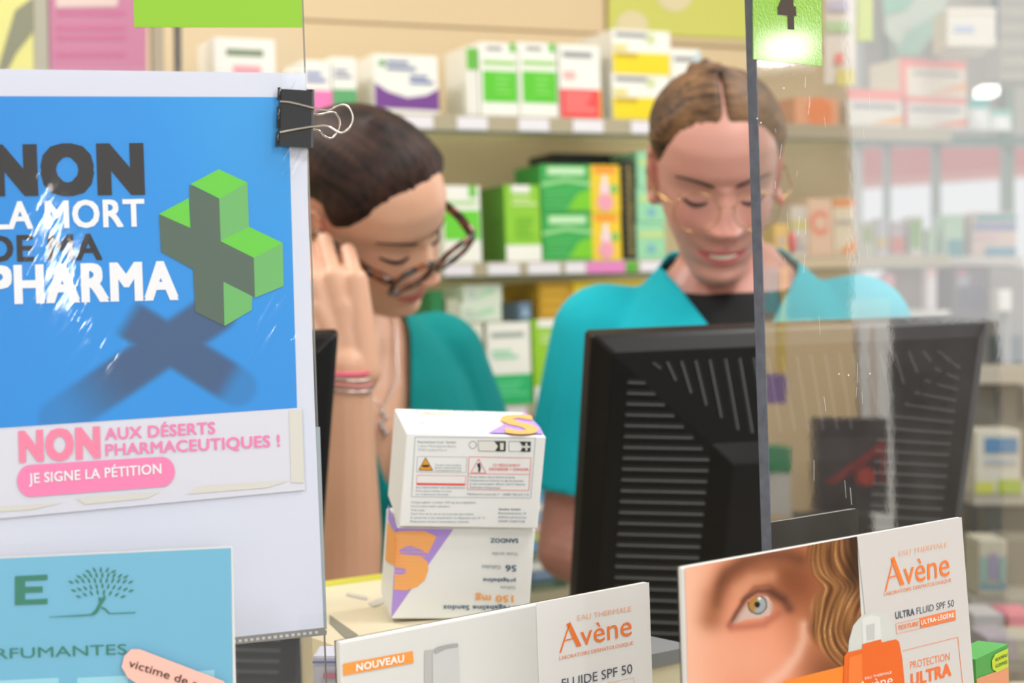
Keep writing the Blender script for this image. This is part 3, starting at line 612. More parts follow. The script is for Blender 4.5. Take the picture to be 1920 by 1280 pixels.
def hair_mat(name, c0, c1, sc_=(260, 14, 90)):
    m = bpy.data.materials.new(name); m.use_nodes = True; nt = m.node_tree; b = nt.nodes['Principled BSDF']; N = nt.nodes.new; L = nt.links.new
    tc = N('ShaderNodeTexCoord'); mp = N('ShaderNodeMapping'); mp.inputs['Scale'].default_value = sc_
    nz = N('ShaderNodeTexNoise'); nz.inputs['Scale'].default_value = 1; nz.inputs['Detail'].default_value = 3
    n2 = N('ShaderNodeTexNoise'); n2.inputs['Scale'].default_value = 22; n2.inputs['Detail'].default_value = 2
    L(tc.outputs['Object'], mp.inputs[0]); L(mp.outputs[0], nz.inputs['Vector']); L(tc.outputs['Object'], n2.inputs['Vector'])
    ad = N('ShaderNodeMath'); ad.operation = 'MULTIPLY_ADD'; ad.inputs[1].default_value = .55; L(n2.outputs['Fac'], ad.inputs[0])
    m2 = N('ShaderNodeMath'); m2.operation = 'MULTIPLY'; m2.inputs[1].default_value = .6; L(nz.outputs['Fac'], m2.inputs[0]); L(m2.outputs[0], ad.inputs[2])
    rp = N('ShaderNodeValToRGB'); rp.color_ramp.elements[0].position = .42; rp.color_ramp.elements[1].position = .72
    rp.color_ramp.elements[0].color = (*s2l(c0), 1); rp.color_ramp.elements[1].color = (*s2l(c1), 1)
    L(ad.outputs[0], rp.inputs[0]); L(rp.outputs[0], b.inputs['Base Color']); b.inputs['Roughness'].default_value = .6; b.inputs['Specular IOR Level'].default_value = .3
    bp = N('ShaderNodeBump'); bp.inputs['Strength'].default_value = .5; bp.inputs['Distance'].default_value = .0015; L(nz.outputs['Fac'], bp.inputs['Height']); L(bp.outputs[0], b.inputs['Normal'])
    return m
def person(name, label, HM, BM, neckb, limbs, skin, lip, gr_hair, hairm, cloth, seed, open_mouth=0):
    """HM head frame, BM body frame; limbs: list of callables adding arms/hands"""
    t = empty(name, (BM.translation.x, BM.translation.y, 0), label, 'person')
    mb = MB(); h = MB(); h.loft(head_rings(open_mouth)); h.xf(HM); mb.v = h.v; mb.f = h.f; mb.m = h.m; mb.mats = h.mats; mb.sm = h.sm
    for s_ in (-1, 1):                   # ears
        e = MB(); ex = .073 * HWK * s_; e.ell((ex, -.012, -.006), (.005 * s_, -.002, 0), (.007 * s_, .014, .004), (.003 * s_, -.006, .031), n=20, k=12)
        e.tube([(ex + .007 * s_, -.012 - .016 * math.cos(a) , -.004 + .029 * math.sin(a)) for a in [R(k) for k in range(-100, 130, 15)]], .0032, DUM)
        e.cap((ex, -.006, -.034), (ex + .003 * s_, -.008, -.036), .007, .006); e.xf(HM)
        bs = len(mb.v); mb.v += e.v; mb.f += [tuple(bs + k for k in f) for f in e.f]; mb.m += e.m; mb.sm += e.sm
    X, Y = BM.col[0].to_3d(), BM.col[1].to_3d()
    nk0 = BM @ Vector((0, 0, -.05)); nk2 = HM @ Vector((0, -.032, -.045)); hx, hy = HM.col[0].to_3d(), HM.col[1].to_3d()
    rings = []
    for k in range(9):
        u = k / 8; c = nk0.lerp(nk2, u) ; rr = .062 - .012 * sst(0, .5, u) + .006 * sst(.6, 1, u)
        rings.append(ring(c, rr, rr * 1.02, X.lerp(hx, u).normalized(), Y.lerp(hy, u).normalized(), p=2))
    mb.loft(rings); torso(mb, BM)
    for f in limbs: f(mb)
    body = union('body', mb, .0024, t, 2); me = body.data; me.materials.append(skinm)
    n = len(me.vertices); co = np.empty(n * 3); me.vertices.foreach_get('co', co); co = co.reshape(-1, 3)
    Mi = np.array(HM.inverted()); lc = co @ Mi[:3, :3].T + Mi[:3, 3]; base = np.array(s2l(skin)); col = np.tile(base, (n, 1))
    x, y, z = lc[:, 0], lc[:, 1], lc[:, 2]; fr = (y > .045)
    zl = -.069 - .9 * 0 + .000 * x; lipw = np.clip(1.15 - np.abs(x) / .0255, 0, 1) ** .7
    lm = fr * np.clip(1.6 - np.abs(z + .0710 - 7 * x * x) / (.0108 * lipw + 1e-5) * 1.3, 0, 1) * (np.abs(x) < .027)
    lipc = np.array(s2l(lip)); col = col * (1 - lm[:, None] * .85) + lipc * lm[:, None] * .85
    bl = .33 * np.exp(-((np.abs(x) - .042) ** 2 / (2 * .017 ** 2) + (z + .033) ** 2 / (2 * .016 ** 2))) * fr + .3 * np.exp(-(x ** 2 / (2 * .011 ** 2) + (z + .036) ** 2 / (2 * .009 ** 2))) * fr + .45 * (np.abs(x) > .066) * (np.abs(z) < .04) * (np.abs(y + .01) < .03)
    rosy = np.clip(base * np.array([1.06, .72, .72]), 0, 1); col = col * (1 - bl[:, None]) + rosy * bl[:, None]
    at = me.color_attributes.new('ink', 'FLOAT_COLOR', 'POINT'); at.data.foreach_set('color', np.c_[np.clip(col, 0, 1), np.ones(n)].ravel())
    # brows, lashes
    brow = mat(name + '_brow', tuple(v * .34 for v in skin), .8); lash = mat('lash_dark', (38, 26, 24), .7)
    for s_ in (-1, 1):
        b = MB(); pts = []; rr = []
        for k in range(13):
            u = k / 12; xx = .011 + .041 * u; zz = .0125 + .0095 * math.sin(u * 2.1) - .003 * u; p = surf(s_ * xx, zz, 0); pts.append(HM @ (p + Vector((0, -.0002, 0)))); rr.append(.0029 * (1 - .6 * u) * min(1, .4 + u * 5))
        b.tube(pts, rr, brow); b.build('eyebrow', t)
        b = MB(); pts = []; rr = []
        for k in range(13):
            u = k / 12; xx = .0185 + .028 * u; zz = -.0065 - .0042 * math.sin(u * math.pi) + .0015 * u; p = surf(s_ * xx, zz, 0); pts.append(HM @ (p + Vector((0, .0006, 0)))); rr.append(.0008 + .0015 * math.sin(math.pi * min(1, u * .8 + .1)))
        b.tube(pts, rr, lash); b.build('eyelashes', t)
    if open_mouth:
        b = MB(); b.tube([HM @ (surf(xx, -.0705 + 7 * xx * xx) + Vector((0, .0012, .0))) for xx in [k * .0022 for k in range(-7, 8)]], [.0009 + .0019 * math.cos(k / 7 * 1.4) for k in range(-7, 8)], mat('tooth_white', (225, 215, 195), .3)); b.build('teeth', t)
    # hair
    HL = [(0, .064), (25, .061), (45, .050), (60, .028), (72, .008), (84, -.002), (92, .018), (104, .012), (115, -.03), (130, -.055), (150, -.07), (180, -.075)]
    hb = MB(); nz_, na = 90, 150; vs = []
    for i in range(nz_):
        t_ = i / (nz_ - 1); z = -.085 + .1995 * (1 - (1 - t_) ** 1.5)
        for j in range(na):
            a = 2 * math.pi * j / na; deg = math.degrees(a); deg = deg if deg <= 180 else 360 - deg; zh = lerp(HL, deg) + .002 * noise.noise(Vector((j * .45, 7, seed))) + .0015 * noise.noise(Vector((j * 1.7, 3, seed)))
            k = sst(0, .045, z - zh); strand = .0003 * math.sin(j * 1.9 + 3 * math.sin(z * 40)) * k
            part = -.0105 * g((a if a < math.pi else a - 2 * math.pi) * max(.02, lerp(WD, z)), .0016) * k * gr_hair['part']
            vs.append(HM @ hp(z, a, 0, grow=-.005 + (.005 + gr_hair['t']) * k + strand + part))
    fs = [(i * na + j, i * na + (j + 1) % na, (i + 1) * na + (j + 1) % na, (i + 1) * na + j) for i in range(nz_ - 1) for j in range(na)]; fs.append(tuple((nz_ - 1) * na + j for j in range(na)))
    hb.add(vs, fs, hairm, True)
    ho = hb.build('hair', t)
    # express the hair mesh in head coordinates so that its strands follow the head
    def to_head(o):
        me_ = o.data; me_.transform(HM.inverted()); o.parent = t; o.matrix_parent_inverse = t.matrix_world.inverted(); o.matrix_basis = HM
    to_head(ho)
    bn = MB(); bc = Vector(gr_hair['bun']); r_ = gr_hair['bunr']
    bn.ell(bc, (r_, 0, 0), (0, r_ * .75, 0), (0, 0, r_), hairm, n=40, k=24)
    bn.v = [tuple(Vector(v) + (Vector(v) - bc).normalized() * .0015 * math.sin(9 * math.atan2(v[2] - bc.z, v[0] - bc.x) + 60 * (v[1] - bc.y))) for v in bn.v]
    bn.xf(HM); o = bn.build('hair_bun', t); to_head(o)
    return t
def inset(o, fn):                       # drop the vertices fn() says are outside the garment
    bm = bmesh.new(); bm.from_mesh(o.data); bmesh.ops.delete(bm, geom=[v for v in bm.verts if fn(v.co)], context='VERTS')
    for _ in range(14):
        nb = {}
        for v in bm.verts:
            if v.is_boundary:
                q = [e.other_vert(v).co for e in v.link_edges if e.is_boundary]
                if len(q) == 2: nb[v] = (q[0] + q[1]) * .25 + v.co * .5
        for v, c in nb.items(): v.co = c
    bm.to_mesh(o.data); bm.free()
    sd = o.modifiers.new('thickness', 'SOLIDIFY'); sd.thickness = .0025; sd.offset = -1
def cloth_mat(name, c):
    return mat(name, c, .85, noise_amt=.12, noise_scale=14, bump=.25, spec=.2)

# ---- fair haired woman on the right
e = P(1359, 371, 1.75)
FvR = Vector((-.02, -.905, -.425)).normalized(); LvR = Vector((1, -.02, -.01))
HMR = frameM((0, 0, 0), FvR, LvR); HMR.translation = e - HMR.col[1].to_3d() * .086
oR = Vector((HMR.translation.x + .022, HMR.translation.y + .085, HMR.translation.z - .082))
BMR = frameM(oR, (-.03, -1, 0), (1, -.03, 0))
def armR(s_, elbow, wrist, hd):
    def f(mb):
        sh = BMR @ Vector((-.15 * s_, 0, -.105)); el = BMR @ Vector(elbow); wr = BMR @ Vector(wrist)
        mb.cap(sh, sh.lerp(el, .5), .05, .043); mb.cap(sh.lerp(el, .5), el, .043, .036)
        mb.cap(el, el.lerp(wr, .35), .036, .037); mb.cap(el.lerp(wr, .35), wr, .037, .024)
        dv = (wr - el).normalized(); hand(mb, wr, dv + Vector((0, 0, -.1)), (0, -.1, 1), Vector((-s_ * 1.0, 0, 0)) * (-1), curl=(.25, .4, .3))
    return f
limbsR = [armR(1, (-.205, -.01, -.36), (-.12, .13, -.37), 0), armR(-1, (.205, -.01, -.36), (.12, .13, -.37), 0)]
hairR = hair_mat('light_brown_hair', (38, 25, 16), (136, 100, 68), (22, 110, 190))
wR = person('person', 'fair haired person in turquoise scrub top looking down behind the large monitor', HMR, BMR, None, limbsR, (208, 152, 138), (200, 76, 90), {'part': 1.0, 't': .009, 'bun': (.004, -.105, .072), 'bunr': .028}, hairR, None, 1, 1)
def add_scrub(t, BM, shs, els, cm, vdepth, vwid, gr=.016, sleeve=.62, hem=-.58, name='scrub_top', flare=.02):
    mb = MB(); torso(mb, BM, gr)
    for sh, el in zip(shs, els):
        sh, el = BM @ Vector(sh), BM @ Vector(el); e2 = sh.lerp(el, sleeve + .08)
        inn = BM @ Vector((0, 0, -.12)); mb.cap(inn.lerp(sh, .3), sh, .045 + gr, .05 + gr); mb.cap(sh, e2, .05 + gr, .048 + gr + flare)
    o = union(name, mb, .005, t, 6); Bi = BM.inverted(); ends = [((BM @ Vector(sh)), (BM @ Vector(el))) for sh, el in zip(shs, els)]
    def outp(v):
        l = Bi @ v
        if l.z < hem: return True
        if l.y > -.01 and l.z > vdepth and abs(l.x) < vwid * (l.z - vdepth) / (-vdepth) + 0: return True
        if l.z > -.028 and (l.x ** 2 + l.y ** 2) < .07 ** 2: return True
        for a, b_ in ends:
            d = b_ - a; u = (v - a).dot(d) / d.dot(d)
            if u > sleeve and (v - a - d * u).length < .085 and u < 1.3: return True
        return False
    inset(o, outp); o.data.materials.append(cm); return o
add_scrub(wR, BMR, [(-.15, 0, -.105), (.15, 0, -.105)], [(-.205, -.01, -.36), (.205, -.01, -.36)], cloth_mat('turquoise_cotton', (28, 182, 198)), -.14, .095, sleeve=.72, flare=.006)
mb = MB(); torso(mb, BMR, .006); mb.loft([ring(BMR @ Vector((0, 0, z)), r, r, BMR.col[0].to_3d(), BMR.col[1].to_3d(), p=2) for z, r in ((-.1, .08), (-.05, .07), (-.015, .062))])
o = union('undershirt', mb, .005, wR, 2); Bi = BMR.inverted(); inset(o, lambda v: (Bi @ v).z < -.5 or (Bi @ v).z > -.03 + ((Bi @ v).y < 0) * .02 - .35 * max(0, (Bi @ v).y)); o.data.materials.append(mat('black_cotton', (18, 18, 20), .85))
def trousers(t, BM, c):
    mb = MB(); X, Y = BM.col[0].to_3d(), BM.col[1].to_3d(); z0 = BM.translation.z
    mb.loft([ring(BM @ Vector((0, 0, z)), rx, ry, X, Y) for z, rx, ry in ((-.5, .16, .112), (-.6, .178, .12), (-.72, .18, .12))])
    for s_ in (-1, 1): mb.loft([ring(BM @ Vector((.088 * s_, 0, -.66)), .09, .1, X, Y), ring(BM @ Vector((.09 * s_, 0, -1.0 if z0 > 1.1 else -.9)), .07, .075, X, Y), ring(BM @ Vector((.09 * s_, 0, -z0 + .06)), .055, .06, X, Y)])
    o = union('trousers', mb, .009, t, 2); o.data.materials.append(mat('white_trouser', c, .8))
    for s_ in (-1, 1):
        b = MB(); f = BM @ Vector((.09 * s_, 0, -z0 + .0)); b.loft([ring(f + Y * .04 + Vector((0, 0, .0)), .045, .13, X, Y), ring(f + Y * .04 + Vector((0, 0, .03)), .045, .125, X, Y), ring(f + Y * .0 + Vector((0, 0, .07)), .04, .07, X, Y)], mat('clog', (230, 230, 228), .5)); b.build('shoe', t)
trousers(wR, BMR, (225, 225, 222))
# thin round gold glasses
def glasses(t, M, cy, cz, w_, h_, r, m, pw, arms_y, lensm, name='eyeglasses', sx=.033, rake=0.0, pown=2.6):
    root = empty('eyeglasses', M @ Vector((0, cy, cz)), *t)
    for s_ in (-1, 1):
        pts = []
        for k in range(36):
            a = 2 * math.pi * k / 36; cs, sn = math.cos(a), math.sin(a); x = s_ * sx + w_ / 2 * math.copysign(abs(cs) ** (2 / pown), cs); z = h_ / 2 * math.copysign(abs(sn) ** (2 / pown), sn)
            pts.append(M @ Vector((x, cy - (abs(x) - .01) * .09 - z * rake, cz + z)))
        rm_ = MB().tube(pts, r, m, closed=True).build('rim', root)
        MB().poly(pts, lensm).build('lens', rm_)
        xo = s_ * (sx + w_ / 2); zt = cz + h_ * .26; ye = cy - (abs(xo) - .01) * .09
        MB().tube([M @ Vector(p) for p in [(xo, ye, zt), (xo + s_ * .004, ye - .004, zt), (s_ * .075, ye - .03, zt + .002), (s_ * .079, arms_y, .004), (s_ * .079, arms_y - .012, -.008)]], [r * 1.1, r * 1.8, r * 1.7, r * 1.3, r * .8], m).build('temple_arm', root)
    MB().tube([M @ Vector(p) for p in [(-(sx - w_ / 2), cy, cz + h_ * .12), (0, cy + .004, cz + h_ * .2), (sx - w_ / 2, cy, cz + h_ * .12)]], r * 1.05, m).build('bridge', root)
lens = glass_mat('lens_clear', .01, .01)
glasses(('thin round gold rimmed eyeglasses worn low by the fair haired person', 'glasses'), HMR, .107, -.009, .05, .044, .0007, mat('gold_wire', (205, 165, 110), .25, metal=1), 0, -.005, lens, sx=.0325, pown=2.1)
b = MB()
p0 = HMR @ Vector((-.076, -.008, -.04)); b.ell(p0, (.0045, 0, 0), (0, .0045, 0), (0, 0, .007), mat('coral_earring', (240, 95, 110), .3)); b.build('earring', wR)
b = MB(); b.ell(p0 + Vector((.012, 0, -.05)), (.005, 0, 0), (0, .005, 0), (0, 0, .013), mat('coral_earring', (240, 95, 110))); b.build('earring', wR)
# ---- dark haired woman on the left
LvL = Vector((.68, .61, .40)); FvL = Vector((.713, -.435, -.549))
HML = frameM((0, 0, 0), FvL, LvL); gm = P(812, 500, 1.80)
HML.translation = gm - HML.col[1].to_3d() * .104 + HML.col[2].to_3d() * .016
OL = HML.translation
oL = Vector((-.225, OL.y + .165, 1.405))
BML = frameM(oL, (.55, -.83, 0), (.83, .55, 0))
elbow = P(655, 1135, 1.74); wrist = P(650, 690, 1.70)
def armL(mb):
    sh = BML @ Vector((.15, 0, -.105)); mb.cap(sh, sh.lerp(elbow, .5), .05, .045); mb.cap(sh.lerp(elbow, .5), elbow, .045, .036)
    mb.cap(elbow, elbow.lerp(wrist, .3), .034, .036); mb.cap(elbow.lerp(wrist, .3), wrist, .036, .0255)
    ds = P(600, 500, 1.705) - wrist
    hand(mb, wrist - ds.normalized() * .005, ds, (.05, -1, .12), (1, .12, 0), sc_=1.14, cl=[(.75, 1.3, .6), (.6, 1.4, .6), (.5, 1.4, .5), (.55, 1.3, .5)], thumb=Vector((-.1, .8, .5)), tb=(0, .8, .5), spread=0)
def armL2(mb):
    sh = BML @ Vector((-.15, 0, -.105)); el = BML @ Vector((-.2, .02, -.35)); wr = BML @ Vector((-.04, .2, -.37))
    mb.cap(sh, sh.lerp(el, .5), .05, .043); mb.cap(sh.lerp(el, .5), el, .043, .036); mb.cap(el, el.lerp(wr, .35), .036, .037); mb.cap(el.lerp(wr, .35), wr, .037, .024)
    hand(mb, wr, (wr - el), (0, 0, 1), BML.col[1].to_3d(), curl=(.2, .4, .3))
hairL = hair_mat('dark_brown_hair', (14, 8, 7), (66, 42, 34), (170, 12, 120))
wL = person('person', 'dark haired person in teal scrub top leaning head on a raised hand', HML, BML, None, [armL, armL2], (218, 170, 142), (192, 82, 84), {'part': 0.0, 't': .011, 'bun': (0, -.135, .02), 'bunr': .035}, hairL, None, 2, 0)
add_scrub(wL, BML, [(.15, 0, -.105), (-.15, 0, -.105)], [tuple(BML.inverted() @ elbow), (-.2, .02, -.35)], cloth_mat('shaded_teal_cotton', (4, 124, 122)), -.25, .085, sleeve=.62)  # own greener hue, with the shade on this side put into the colour
trousers(wL, BML, (222, 222, 220))
def tort():
    m = mat('tortoiseshell', (52, 30, 22), .2, coat=.4); nt = m.node_tree; b = nt.nodes['Principled BSDF']; N = nt.nodes.new
    tc = N('ShaderNodeTexCoord'); nz = N('ShaderNodeTexNoise'); nz.inputs['Scale'].default_value = 90; rp = N('ShaderNodeValToRGB')
    rp.color_ramp.elements[0].position = .45; rp.color_ramp.elements[0].color = (*s2l((28, 20, 18)), 1); rp.color_ramp.elements[1].position = .65; rp.color_ramp.elements[1].color = (*s2l((135, 70, 35)), 1)
    nt.links.new(tc.outputs['Object'], nz.inputs[0]); nt.links.new(nz.outputs[0], rp.inputs[0]); nt.links.new(rp.outputs[0], b.inputs['Base Color']); return m
glasses(('dark tortoiseshell eyeglasses slipping down the nose of the dark haired person', 'glasses'), HML, .107, -.014, .056, .038, .0033, tort(), 0, -.002, lens, sx=.035, rake=-.36, pown=3.4)
# bracelets and necklace
def band(name, c, ax, r, th, m, lab=None, n=40, wob=0, seed=0):
    ax = ax.normalized(); u = ax.orthogonal().normalized(); v = ax.cross(u); rnd = random.Random(seed)
    b = MB(); b.tube([c + u * math.cos(a) * r + v * math.sin(a) * r + ax * wob * math.sin(3 * a) for a in [2 * math.pi * k / n for k in range(n)]], th, m, closed=True)
    o = b.build(name, wL)
    if lab: o['label'] = lab
ax = (elbow - wrist).normalized()
band('bracelet', wrist + ax * .002, ax, .0285, .0016, mat('pink_cord', (245, 90, 140), .6), 'hot pink cord bracelet')
for k in range(3): band('bracelet', wrist + ax * (.008 + .006 * k), ax, .0295, .0015, mat('silver_chain', (205, 190, 185), .25, metal=.7) if k != 1 else mat('rose_cord', (225, 150, 150), .6), wob=.0015)
b = MB(); NK = [BML @ Vector(p) for p in [(.06, .03, -.01), (.05, .075, -.06), (.03, .11, -.12), (0, .125, -.155), (-.03, .11, -.12), (-.05, .075, -.06), (-.06, .03, -.01)]]
b.tube(NK, .0013, mat('silver_chain', (205, 190, 185))); pc = NK[3]
for k in range(5): b.ell(pc + Vector((.003 * math.sin(k * 2), -.004, -.004 - .006 * k)), (.004, 0, 0), (0, .003, 0), (0, 0, .004), mat('silver_chain', (205, 190, 185)), n=10, k=6)
b.build('necklace', wL)

# ---------------------------------------------------------------- counter
CZ = .965
b = MB(); b.slab([Vector((-1.5, .3, CZ)), Vector((-.9, .3, CZ)), Vector((-.2, .55, CZ)), Vector((.62, 1.05, CZ)), Vector((1.0, 1.35, CZ)), Vector((.62, 1.62, CZ)), Vector((.1, 1.64, CZ)), Vector((-.1, 1.78, CZ)), Vector((-1.5, 1.80, CZ))], (0, 0, -.04), mat('counter_laminate', (214, 205, 185), .4))
ct = empty('service_counter', (-.3, 1.2, 0), 'beige laminate counter carrying the monitors and display cartons', 'counter'); b.build('counter_top', ct, bevel=.003)
b = MB(); b.slab([Vector((-1.48, .4, 0)), Vector((-.9, .4, 0)), Vector((-.22, .64, 0)), Vector((.58, 1.12, 0)), Vector((.9, 1.36, 0)), Vector((.58, 1.55, 0)), Vector((-1.48, 1.6, 0))], (0, 0, CZ - .041), mat('counter_front', (205, 190, 165), .5))
b.build('counter_base', ct)
# raised storage block under the stacked boxes
zs = P(866, 1158, 1.16).z - .0045
t = empty('storage_block', P(760, 1160, 1.2), 'cream storage block with yellow rear rim and grey groove under the two stacked boxes', 'storage box')
blk = mat('cream_plastic', (236, 227, 196), .35)
def zplane(x, y, z): d = P(x, y, 1) - CO; k = (z - CO.z) / d.z; return CO + d * k
pts = [zplane(560, 1106, zs), zplane(742, 1082, zs), zplane(1010, 1150, zs), zplane(640, 1215, zs), zplane(585, 1195, zs)]
b = MB(); b.slab(pts, (0, 0, CZ + .001 - zs), blk); b.build('body', t)
b = MB(); a_, c_ = pts[0], pts[1]; b.box(a_ + Vector((0, 0, .0003)), c_ - a_, Vector((.0, .004, 0)), (0, 0, .004), mat('yellow_rim', (228, 225, 90), .4)); b.build('rim', t)
b = MB(); z2 = zs + .0005; b.poly([zplane(618, 1152, z2), zplane(672, 1190, z2), zplane(652, 1200, z2), zplane(618, 1168, z2)], mat('groove_grey', (140, 138, 122), .6)); b.build('groove', t)
b = MB()
for q in ([(650, 1110), (690, 1118), (688, 1124), (650, 1116)], [(690, 1130), (735, 1112), (738, 1122), (700, 1138)]): b.poly([zplane(x, y, z2) for x, y in q], mat('block_smudge', (205, 205, 195), .3))
b.build('smudge', t)
# grey edged block to the right, between the display cartons
zr_ = P(1240, 1220, 1.05).z
t = empty('storage_block', P(1250, 1230, 1.05), 'grey edged beige block showing between the two white display cartons', 'storage box')
pr = [P(1190, 1228, 1.03), P(1300, 1205, 1.06)]; ur = (pr[1] - pr[0]); ur.z = 0; bk = Vector((-ur.y, ur.x, 0)).normalized()
A_ = Vector((pr[0].x, pr[0].y, zr_)) ; MB().box(A_, ur, bk * .09, (0, 0, -(zr_ - CZ) + .001), blk).build('body', t)
MB().box(A_ - bk * .002 + Vector((0, 0, -.008)), ur, bk * .094, (0, 0, .009), mat('grey_trim', (150, 152, 155), .35, metal=.2)).build('edge_trim', t)

# ---------------------------------------------------------------- monitors
blackp = mat('black_plastic', (12, 12, 13), .42, spec=.2, noise_amt=.15, noise_scale=300, bump=.08); slotm = mat('slot_dark', (8, 8, 9), .6); lip_glintm = mat('slot_lip_highlight', (92, 98, 102), .3)  # dark strip for the recess, pale lip colour paints its highlight
def monitor(q, pl, label, depth=.07, lvent=True):
    t = empty('computer_monitor', pl.hit((q[2][0] + q[3][0]) / 2, q[2][1]), label, 'monitor', None)
    def UV(u, v, off=0):
        x = (1 - v) * ((1 - u) * q[0][0] + u * q[1][0]) + v * ((1 - u) * q[3][0] + u * q[2][0])
        y = (1 - v) * ((1 - u) * q[0][1] + u * q[1][1]) + v * ((1 - u) * q[3][1] + u * q[2][1])
        return pl.hit(x, y) + pl.n * off
    def rect(u0, v0, u1, v1, off, r=.012, n=4):
        out = []
        for (cu, cv, a) in ((u0 + r, v0 + r * 1.1, 180), (u1 - r, v0 + r * 1.1, 270), (u1 - r, v1 - r * 1.1, 0), (u0 + r, v1 - r * 1.1, 90)):
            for k in range(n + 1): an = R(a + 90 * k / n); out.append(UV(cu + r * math.cos(an), cv + r * 1.1 * math.sin(an), off))
        return out
    b = MB(); b.loft([rect(0, 0, 1, 1, -.022), rect(-.001, -.001, 1.001, 1.001, -.012), rect(0, 0, 1, 1, 0), rect(.012, .008, .988, .99, .006), rect(.042, .038, .958, .962, .018)], blackp, smooth=False); b.build('rear_shell', t, bevel=.0015)
    # hipped rear cover: flat facets rising from the rim to the hump
    o0, o1 = .0185, .034; iu, iv = .31, .285
    b = MB(); c4 = [UV(.045, .042, o0), UV(.955, .042, o0), UV(.955, .958, o0), UV(.045, .958, o0)]; h4 = [UV(iu - .02, iv, o1), UV(1 - iu + .02, iv, o1), UV(1 - iu + .02, .9, o1), UV(iu - .02, .9, o1)]
    for k in range(4): b.poly([c4[k], c4[(k + 1) % 4], h4[(k + 1) % 4], h4[k]], blackp)
    b.poly(h4, blackp)
    k4 = [UV(iu + .03, iv + .05, o1 + .012), UV(1 - iu - .03, iv + .05, o1 + .012), UV(1 - iu - .03, .88, o1 + .012), UV(iu + .03, .88, o1 + .012)]
    for k in range(4): b.poly([h4[k], h4[(k + 1) % 4], k4[(k + 1) % 4], k4[k]], blackp)
    b.poly(k4, blackp); rc = b.build('rear_cover', t, bevel=.002)
    def soff(u, v):       # height of the facets above the rim plane
        du = min((u - .045) / (iu - .02 - .045), (.955 - u) / (iu - .02 - .045), 1); dv = min((v - .042) / (iv - .042), 1)
        return o0 + (o1 - o0) * max(0, min(du, dv))
    def slot(sn, a, c, wd):
        (u0, v0), (u1, v1) = a, c; L = math.hypot(u1 - u0, v1 - v0); nx, ny = -(v1 - v0) / L, (u1 - u0) / L
        if ny < 0 or (abs(ny) < .2 and nx < 0): nx, ny = -nx, -ny
        P4 = lambda e0, e1, h: [UV(u0 + nx * e0, v0 + ny * e0, soff(u0, v0) + h), UV(u1 + nx * e0, v1 + ny * e0, soff(u1, v1) + h), UV(u1 + nx * e1, v1 + ny * e1, soff(u1, v1) + h), UV(u0 + nx * e1, v0 + ny * e1, soff(u0, v0) + h)]
        sn.slab(P4(-wd, wd * .3, .0006), -pl.n * .0008, slotm); sn.slab(P4(wd * .25, wd * .8, .0013), -pl.n * .001, lip_glintm)
    VL = [MB(), MB()]
    for k in range(28):
        v = .115 + k * .0298
        ue = min(.29, .125 + k * .0245)
        if k > 8: ue = .29 - (k - 8) * .0006
        for m_ in (0, 1):
            a, c = (.083, v), (ue, v + .002)
            if m_: a, c = (1 - a[0], a[1] + .0), (1 - c[0], c[1] - .035 * 1)
            slot(VL[m_], a, c, .0065)
    VL[0].build('side_vents', rc); VL[1].build('side_vents', rc)
    sn = MB()
    for k in range(21):
        u = .145 + k * .0355
        vb = min(.262, .082 + k * .034) if k < 8 else (.262 if k < 13 else max(.082, .262 - (k - 13) * .028))
        slot(sn, (u, .066), (min(.96, u + .018 + .09 * (vb - .066)), vb), .0048)
    sn.build('top_vents', rc)
    # stand
    cz = UV(.5, .93, 0); b = MB(); b.box(Vector((cz.x - .03, cz.y + .02, CZ)), (.06, 0, 0), (0, .03, 0), (0, 0, max(.03, cz.z + .06 - CZ)), blackp)
    b.box(Vector((cz.x - .09, cz.y - .04, CZ)), (.18, 0, 0), (0, .14, 0), (0, 0, .012), blackp); b.build('stand', t)
    # screen on the staff side
    MB().slab([UV(.03, .03, -.024), UV(.97, .03, -.024), UV(.97, .97, -.024), UV(.03, .97, -.024)], -pl.n * .002, mat('screen_glass', (12, 14, 18), .1)).build('screen', t)
    return t
MP = plane3((1108, 628, 1.42), (1853, 597, 1.50), (1068, 1300, 1.50))
monitor([(1108, 628), (1853, 597), (1762, 1270), (1068, 1300)], MP, 'large black monitor seen from behind, vents towards us, in front of the turquoise top')
MPL = plane3((-150, 640, 1.40), (636, 625, 1.44), (-180, 1330, 1.47))
monitor([(-150, 655), (634, 625), (584, 1290), (-180, 1330)], MPL, 'black monitor mostly hidden behind the blue poster, corner showing by the bare forearm')

# ---------------------------------------------------------------- stacked boxes
cardw = mat('carton_white', (242, 244, 245), .45)
def cp(x, y): return (700 + x / 2.908, 740 + y / 2.908)
slate = fmat((95, 120, 140)); pale = fmat((165, 175, 175)); purple = fmat((182, 150, 232)); peach = fmat((252, 180, 105)); redp = fmat((235, 120, 115)); blk_i = fmat((50, 55, 50))
def solidbox(name, a, b_, c, depth, label, cat='box', group=None):
    pl = plane3(a, b_, c); A, B_, C_ = P(*a), P(*b_), P(*c); D_ = B_ + C_ - A
    t = empty(name, C_, label, cat, group)
    m = MB(); m.slab([A, B_, D_, C_], -pl.n * depth, cardw); m.build('carton', t, bevel=.0012)
    return t, pl, A, B_, C_, D_
G6 = 'stacked gelatine capsule cartons'
t, pl, A, B_, C_, D_ = solidbox('pill_box', (762, 811, 1.150), (1024, 818, 1.168), (748, 987, 1.160), .088, 'upper white carton of the stack, warning print towards us', group='stacked capsule cartons')
b = MB(); X = lambda *q: [cp(*p) for p in q]
frame(b, pl, X((228, 230), (884, 236), (858, 562), (208, 556)), 1.0, pale)
T = lambda s, x0, y0, x1, y1, cap, m, bold=0: text(b, pl, s, cp(x0, y0), cp(x1, y1), cap / 2.908, m, bold=bold, up=(-.0, -1))
